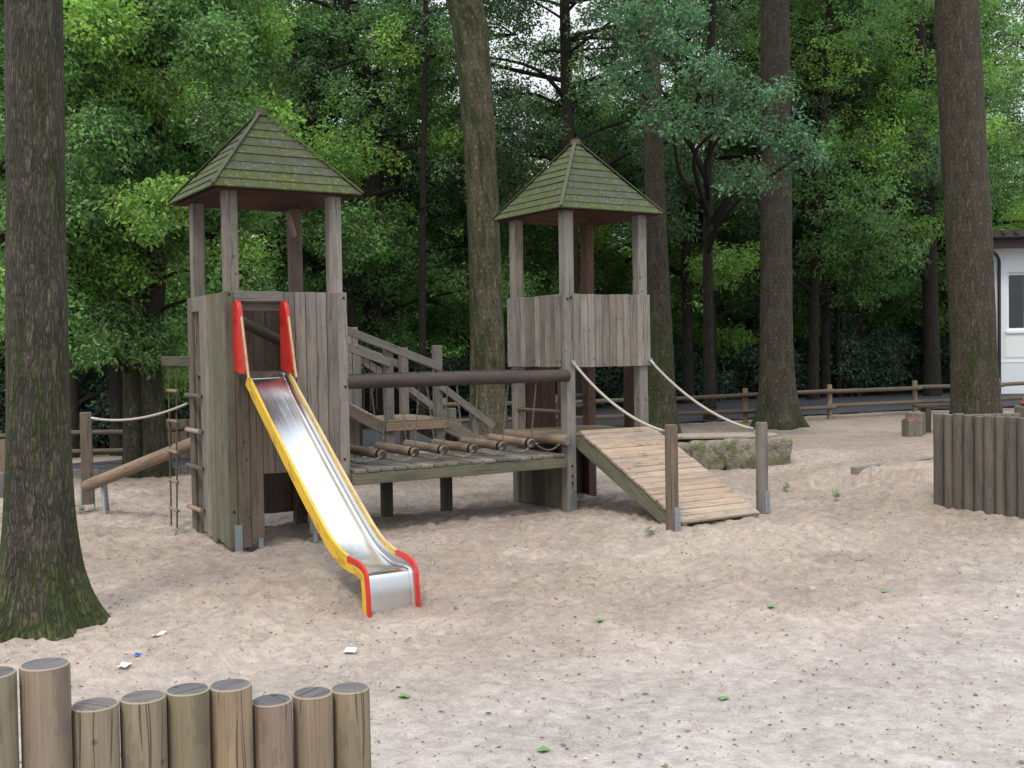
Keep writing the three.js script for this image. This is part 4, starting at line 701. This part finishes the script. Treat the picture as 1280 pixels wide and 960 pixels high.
bg('beech_tree', 'dark trunk across the path midway between the two furrowed trunks', 8.2, -29, 13, 0.14, 2.4, 4.4, 34, 60, 1.0, ['mid', 'bright', 'mid'], { group: back });
bg('beech_tree', 'thinner dark trunk beside the dark one midway between the furrowed trunks', 9.3, -29.5, 12, 0.1, 3.2, 3.6, 24, 50, 1.0, ['mid', 'bright'], { group: back });
bg('beech_tree', 'brown woodland trunk just past the straight furrowed trunk across the path', 7.3, -27, 12, 0.13, 2.8, 3.6, 26, 56, 0.95, ['mid', 'bright', 'dark'], { group: back });
bg('beech_tree', 'dark tree standing behind the roof of the white building', 12.4, -32, 14, 0.26, 6, 5, 34, 56, 1.1, ['dark', 'mid'], { group: back });
bg('beech_tree', Lb, -6.4, -23.5, 13, 0.18, 2.0, 4.0, 34, 60, 1.0, ['mid', 'bright', 'mid'], { group: back });
bg('beech_tree', 'leafy tree beyond the mossy trunk with the flared roots', -9.2, -20.5, 12, 0.17, 1.6, 3.6, 34, 56, 0.95, ['bright', 'mid'], { group: back });
bg('beech_tree', Lb, -12, -25, 13, 0.2, 1.6, 4.4, 30, 56, 1.1, ['mid', 'dark'], { group: back });
bg('beech_tree', Lb, -5.6, -29, 14, 0.2, 2.2, 4.6, 32, 56, 1.1, ['dark', 'mid'], { group: back });
bg('beech_tree', Lb, 14.5, -36, 14, 0.2, 4.5, 5, 30, 56, 1.2, ['mid', 'bright'], { group: back });
bg('beech_tree', 'dark trunk leaning over towards the slide tower roof', -3.45, -25, 9.6, 0.14, 5.6, 3, 14, 46, 1.0, ['mid', 'bright'], { trunk: [[0, -0.3, 0, 0.15], [-0.15, 2.6, 0, 0.14], [-0.8, 6.4, 0, 0.125], [-1.0, 7.4, 0, 0.12], [-1.75, 9.4, 0, 0.09]], limbs: [[[-0.98, 7.2, 0, 0.06], [-0.5, 8.4, 0, 0.05], [-0.3, 10, 0, 0.03]]] });
for (const [x, z, r, lab] of [[4.35, -25.0, 0.14, 'dark bare lower trunk between the slim mossy trunk and the path fence'], [7.95, -28.2, 0.12, 'dark slim trunk with raised crown across the path beyond the stone blocks'], [8.35, -28.4, 0.07, 'very thin dark stem close beside the dark slim trunk across the path'], [6.9, -28.1, 0.1, 'dark thin trunk across the path behind the straight furrowed trunk'], [-6.9, -19.4, 0.12, 'dark trunk showing through the leaves beyond the twin trunks'], [11.2, -29.6, 0.17, 'dark forked trunk beside the white building']]) bg('beech_tree', lab, x, z - 2.4 * (z > -26 && x > 0), 11, r, 6.5, 2.6, 9, 40, 0.95, ['mid', 'dark'], { back: 0.6 });
const Ls = 'slim leafy understorey tree filled with foliage from low down', gsap = 'leafy understorey trees in front of the wood';
for (const [x, z, c] of [[-7.6, -19.2, ['bright', 'mid', 'mid']], [-5.6, -24.6, ['mid', 'bright']], [-10.8, -19.6, ['mid']], [-1.0, -28.6, ['mid', 'bright']], [1.2, -29.0, ['mid', 'bright', 'mid']], [3.4, -29.6, ['dark', 'mid']], [6.4, -30.2, ['mid', 'bright']], [8.9, -31.2, ['bright', 'mid']], [11.2, -31.5, ['mid', 'bright']], [-3.9, -30.5, ['bright', 'mid']], [2.4, -31.5, ['mid']]]) bg('hornbeam_tree', Ls, x, z, 8.2, 0.08, 1.3, 2.5, 26, 50, 0.95, c, { group: gsap });
{ // tree with a long bowed limb beside the building
  bg('beech_tree', 'woodland tree with a long bowed limb reaching over the path', 10.4, -27.5, 13, 0.2, 5.5, 4, 26, 56, 1.0, ['mid', 'bright'], { limbs: [[[0, 2.6, 0, 0.11], [-0.9, 4.3, 0.3, 0.1], [-1.9, 5.6, 0.5, 0.085], [-3.2, 6.6, 0.6, 0.06], [-4.6, 7.9, 0.6, 0.03]], [[0, 3.6, 0, 0.1], [-0.7, 5.3, 0, 0.085], [-1.1, 7.6, 0, 0.06], [-1.4, 9.5, 0, 0.03]]] });
}
{ // low boughs with blue-green leaves hanging in front of the straight trunk
  const cl = []; seed(410); for (const [px, py, pz] of [[-1.7, 6.3, 3.2], [-1.1, 5.8, 3.6], [-0.7, 5.1, 3.4], [-0.2, 5.5, 3.5], [0.2, 4.9, 3.3], [-1.5, 5.2, 3.1], [0.5, 4.6, 3.2], [-2.1, 6.8, 3.3], [-1.4, 7.0, 3.0], [-0.3, 4.3, 3.0], [-2.2, 5.9, 2.8]]) cl.push([[px, py, pz, 0.55, 0.24, 0.45], 20, 0.75, 'blue', 0.8]);
  tree({ name: 'oak_tree', seed: 411, label: 'slender oak with blue-green boughs hanging in front of the straight dark trunk', at: [4.1, -20.9], seg: 14, rings: 30, trunk: [[0, -0.2, -2.2, 0.12], [0, 4, -2.2, 0.1], [0.1, 8.5, -2, 0.08], [0.1, 9.5, -1.6, 0.05]], clumps: cl, spray: 'oak', bark: { col: [0.09, 0.075, 0.062] } });
}
// shrubs along the far side of the path
seed(500);
function shrub(x, z, R, H, n, col, lab, group, spray = 'broad', s = 0.9) {
  const t = thing('shrub', lab, 'shrub', [x, gh(x, z), z], 0, group), it = [], gs = [];
  for (let k = 0; k < 7; k++) { const a = k * 0.9 + rr(0, 0.5), e = [Math.cos(a) * R * 0.6, H * rr(0.6, 0.95), Math.sin(a) * R * 0.6]; gs.push(limb([[Math.cos(a) * 0.06, -0.1, Math.sin(a) * 0.06, 0.025], [e[0] * 0.4, e[1] * 0.6, e[2] * 0.4, 0.018], [...e, 0.006]], 5, 6, { seed: k, col: [0.08, 0.065, 0.05] })); }
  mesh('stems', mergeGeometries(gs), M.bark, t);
  for (let k = 0; k < 12; k++) { const a = rr(0, 6.28), q = R * Math.sqrt(rnd()) * 0.75, y = rr(0.15, 0.85) * H * (1 - 0.35 * q / R); inClump([Math.cos(a) * q, y, Math.sin(a) * q, R * 0.42, H * 0.18, R * 0.42], n / 12 | 0, s, LC[col], it, 0.7); }
  foliage('leaves', it, spray, t, col === 'shrub' ? M.leafDark : M.leaf);
}
const sg = 'dark evergreen shrubs across the path', sl = 'dark evergreen shrub on the far side of the asphalt path';
for (let k = 0; k < 17; k++) shrub(-3.2 + k * 0.98 + rr(-0.2, 0.2), -28.0 - 0.14 * k + rr(-0.4, 0.6) - (k > 13 ? 1.0 : 0), rr(0.9, 1.25), rr(1.5, 2.5), 300, 'shrub', sl, sg);
for (let k = 0; k < 9; k++) shrub(-13.5 + k * 1.15 + rr(-0.2, 0.2), -18.8 - 0.45 * k + rr(-0.3, 0.3), rr(0.9, 1.2), rr(1.3, 2.2), 280, k % 3 ? 'shrub' : 'dark', 'dark evergreen shrub behind the low fence under the leafy saplings', 'dark shrubs behind the left fence');
for (let k = 0; k < 14; k++) shrub(-9 + k * 1.75 + rr(-0.4, 0.4), -33.5 + rr(-1.5, 1.5) + (k < 4 ? 4 : 0), rr(1.2, 1.6), rr(1.6, 3.4), 240, k % 2 ? 'mid' : 'bright', 'light green understorey bush among the far trunks', 'light bushes deep in the wood', 'fine', 1.2);
{ // far wood closing the view, leaf colours brightened to stand for a sunlit clearing
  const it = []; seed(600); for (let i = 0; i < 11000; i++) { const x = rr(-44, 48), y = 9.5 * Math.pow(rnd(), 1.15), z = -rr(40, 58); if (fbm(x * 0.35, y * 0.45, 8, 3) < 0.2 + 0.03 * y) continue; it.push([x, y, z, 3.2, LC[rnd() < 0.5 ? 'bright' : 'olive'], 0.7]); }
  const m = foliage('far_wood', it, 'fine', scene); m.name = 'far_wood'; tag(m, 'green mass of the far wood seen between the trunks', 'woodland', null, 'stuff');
}

// ---------- litter on the sand ----------
seed(700);
{
  const leafG = (() => { const s = []; const P = [0, 0.002, 0, 0.02, 0.008, 0.016, 0.06, 0.003, 0.004, 0.024, 0.007, -0.018, 0.03, 0.001, 0]; return geo(P, null, null, [0, 4, 1, 1, 4, 2, 2, 4, 3, 3, 4, 0]); })();
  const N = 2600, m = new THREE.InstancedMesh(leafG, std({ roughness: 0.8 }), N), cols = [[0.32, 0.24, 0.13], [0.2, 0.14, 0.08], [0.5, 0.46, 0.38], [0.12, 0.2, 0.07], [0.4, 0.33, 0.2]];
  for (let i = 0; i < N; i++) { const r = 3.4 + 14 * Math.pow(rnd(), 1.2), a = rr(-0.5, 0.55), x = r * Math.sin(a), z = -r * Math.cos(a); dm.position.set(x, gh(x, z) + 0.004, z); dm.rotation.set(rr(-0.3, 0.3), rr(0, 6.3), rr(-0.3, 0.3)); const big = i < 500; dm.scale.set(big ? rr(0.3, 0.8) : rr(0.15, 0.5), 1, big ? rr(0.3, 0.8) : rr(0.1, 0.3)); dm.updateMatrix(); m.setMatrixAt(i, dm.matrix); const c = big ? cols[Math.floor(rnd() * 5)] : [0.16 + rr(0, 0.12), 0.12 + rr(0, 0.09), 0.09 + rr(0, 0.06)]; m.setColorAt(i, dcol.setRGB(...c)); }  // real leaves first; the many small dark bits imitate shadows of sand clods
  m.name = 'litter_and_shade_specks'; m.castShadow = m.receiveShadow = true; scene.add(m); tag(m, 'small dry leaves, and dark bits standing in for relief shadows, scattered over the sand', 'litter', null, 'stuff');
  const pg = new THREE.IcosahedronGeometry(0.006, 0), N2 = 2500, g = new THREE.InstancedMesh(pg, std({ roughness: 0.9 }), N2);
  for (let i = 0; i < N2; i++) { const r = 3.2 + 9 * Math.pow(rnd(), 1.1), a = rr(-0.5, 0.5), x = r * Math.sin(a), z = -r * Math.cos(a); dm.position.set(x, gh(x, z) + 0.001, z); dm.rotation.set(rr(0, 3), rr(0, 3), 0); dm.scale.set(rr(0.4, 1.5), rr(0.3, 0.8), rr(0.4, 1.3)); dm.updateMatrix(); g.setMatrixAt(i, dm.matrix); const k = rr(0.15, 0.36); g.setColorAt(i, dcol.setRGB(k, k * 0.92, k * 0.85)); }
  g.name = 'gravel'; g.castShadow = g.receiveShadow = true; scene.add(g); tag(g, 'small loose stones strewn over the sand', 'gravel', null, 'stuff');
}
{ // scraps and weeds one can point at
  const onG = (x, z) => [x, gh(x, z), z];
  const scrap = (w, d, s) => { const g = new THREE.PlaneGeometry(w, d, 6, 6), p = g.attributes.position; for (let i = 0; i < p.count; i++) p.setZ(i, 0.25 * w * vn(p.getX(i) / w * 3 + 9, p.getY(i) / d * 3 + 9, s)); g.rotateX(-Math.PI / 2); g.computeVertexNormals(); return g; };
  const put = (name, lab, cat, x, z, w, d, c, grp) => tag(mesh(name, scrap(w, d, Math.floor(x * 50)), std({ color: c, roughness: 0.7 }), null, [x, gh(x, z) + 0.006, z], [0, x * 7, 0]), lab, cat, grp);
  put('wrapper', 'small blue wrapper on the sand beside a white scrap', 'litter', -2.03, -5.93, 0.05, 0.04, 0x2447a8); put('paper_scrap', 'crumpled white scrap next to the blue wrapper', 'litter', -2.03, -5.72, 0.075, 0.05, 0xe6e6e2);
  put('paper_scrap', 'white scrap lying between the slide and the foreground stakes', 'litter', -0.9, -6.0, 0.06, 0.09, 0xe8e8e4); put('paper_scrap', 'flat white scrap on the sand near the mossy roots', 'litter', -2.05, -6.35, 0.1, 0.04, 0xdcd6cc);
  for (const [px, pz] of [[0.94, -5.02], [0.1, -4.35], [1.57, -6.8], [0.5, -6.5], [2.4, -7.2], [2.55, -8.2], [-0.52, -5.1]]) put('green_leaf', 'single fresh green leaf lying on the open sand', 'leaf', px, pz, 0.045, 0.04, 0x5c8a4c, 'green leaves on the sand');
  for (const [x, z, lab] of [[1.13, -9.4, 'small green weed sprouting in front of the ramp'], [3.1, -12.6, 'flat green sprig lying beyond the smooth rope post'], [3.3, -11.3, 'grey green weed tuft in the hollow beside the palisade'], [-4.45, -11.3, 'green sprig at the foot of the brown rope post']]) { const t = thing('weed', lab, 'weed', onG(x, z)), it = []; for (let k = 0; k < 4; k++) it.push([rr(-0.04, 0.04), 0.03 + 0.015 * k, rr(-0.04, 0.04), 0.17, [0.09, 0.2, 0.06], 0.8]); foliage('leaves', it, 'spray', t); }
}
{ // worn timber edging half buried at the step in the sand
  const t = thing('timber_edging', 'half buried worn timber edging the sand step beside the palisade', 'edging', [3.7, 0, -13.1]);
  barBetween('timber', [0.3, 0.1, 0.05], [1.75, 0.13, -0.91], 0.1, 0.13, 'pale', t); 
}

scene.traverse((o) => { if (o.isMesh) { o.castShadow = true; o.receiveShadow = true; } });
renderer.render(scene, camera);
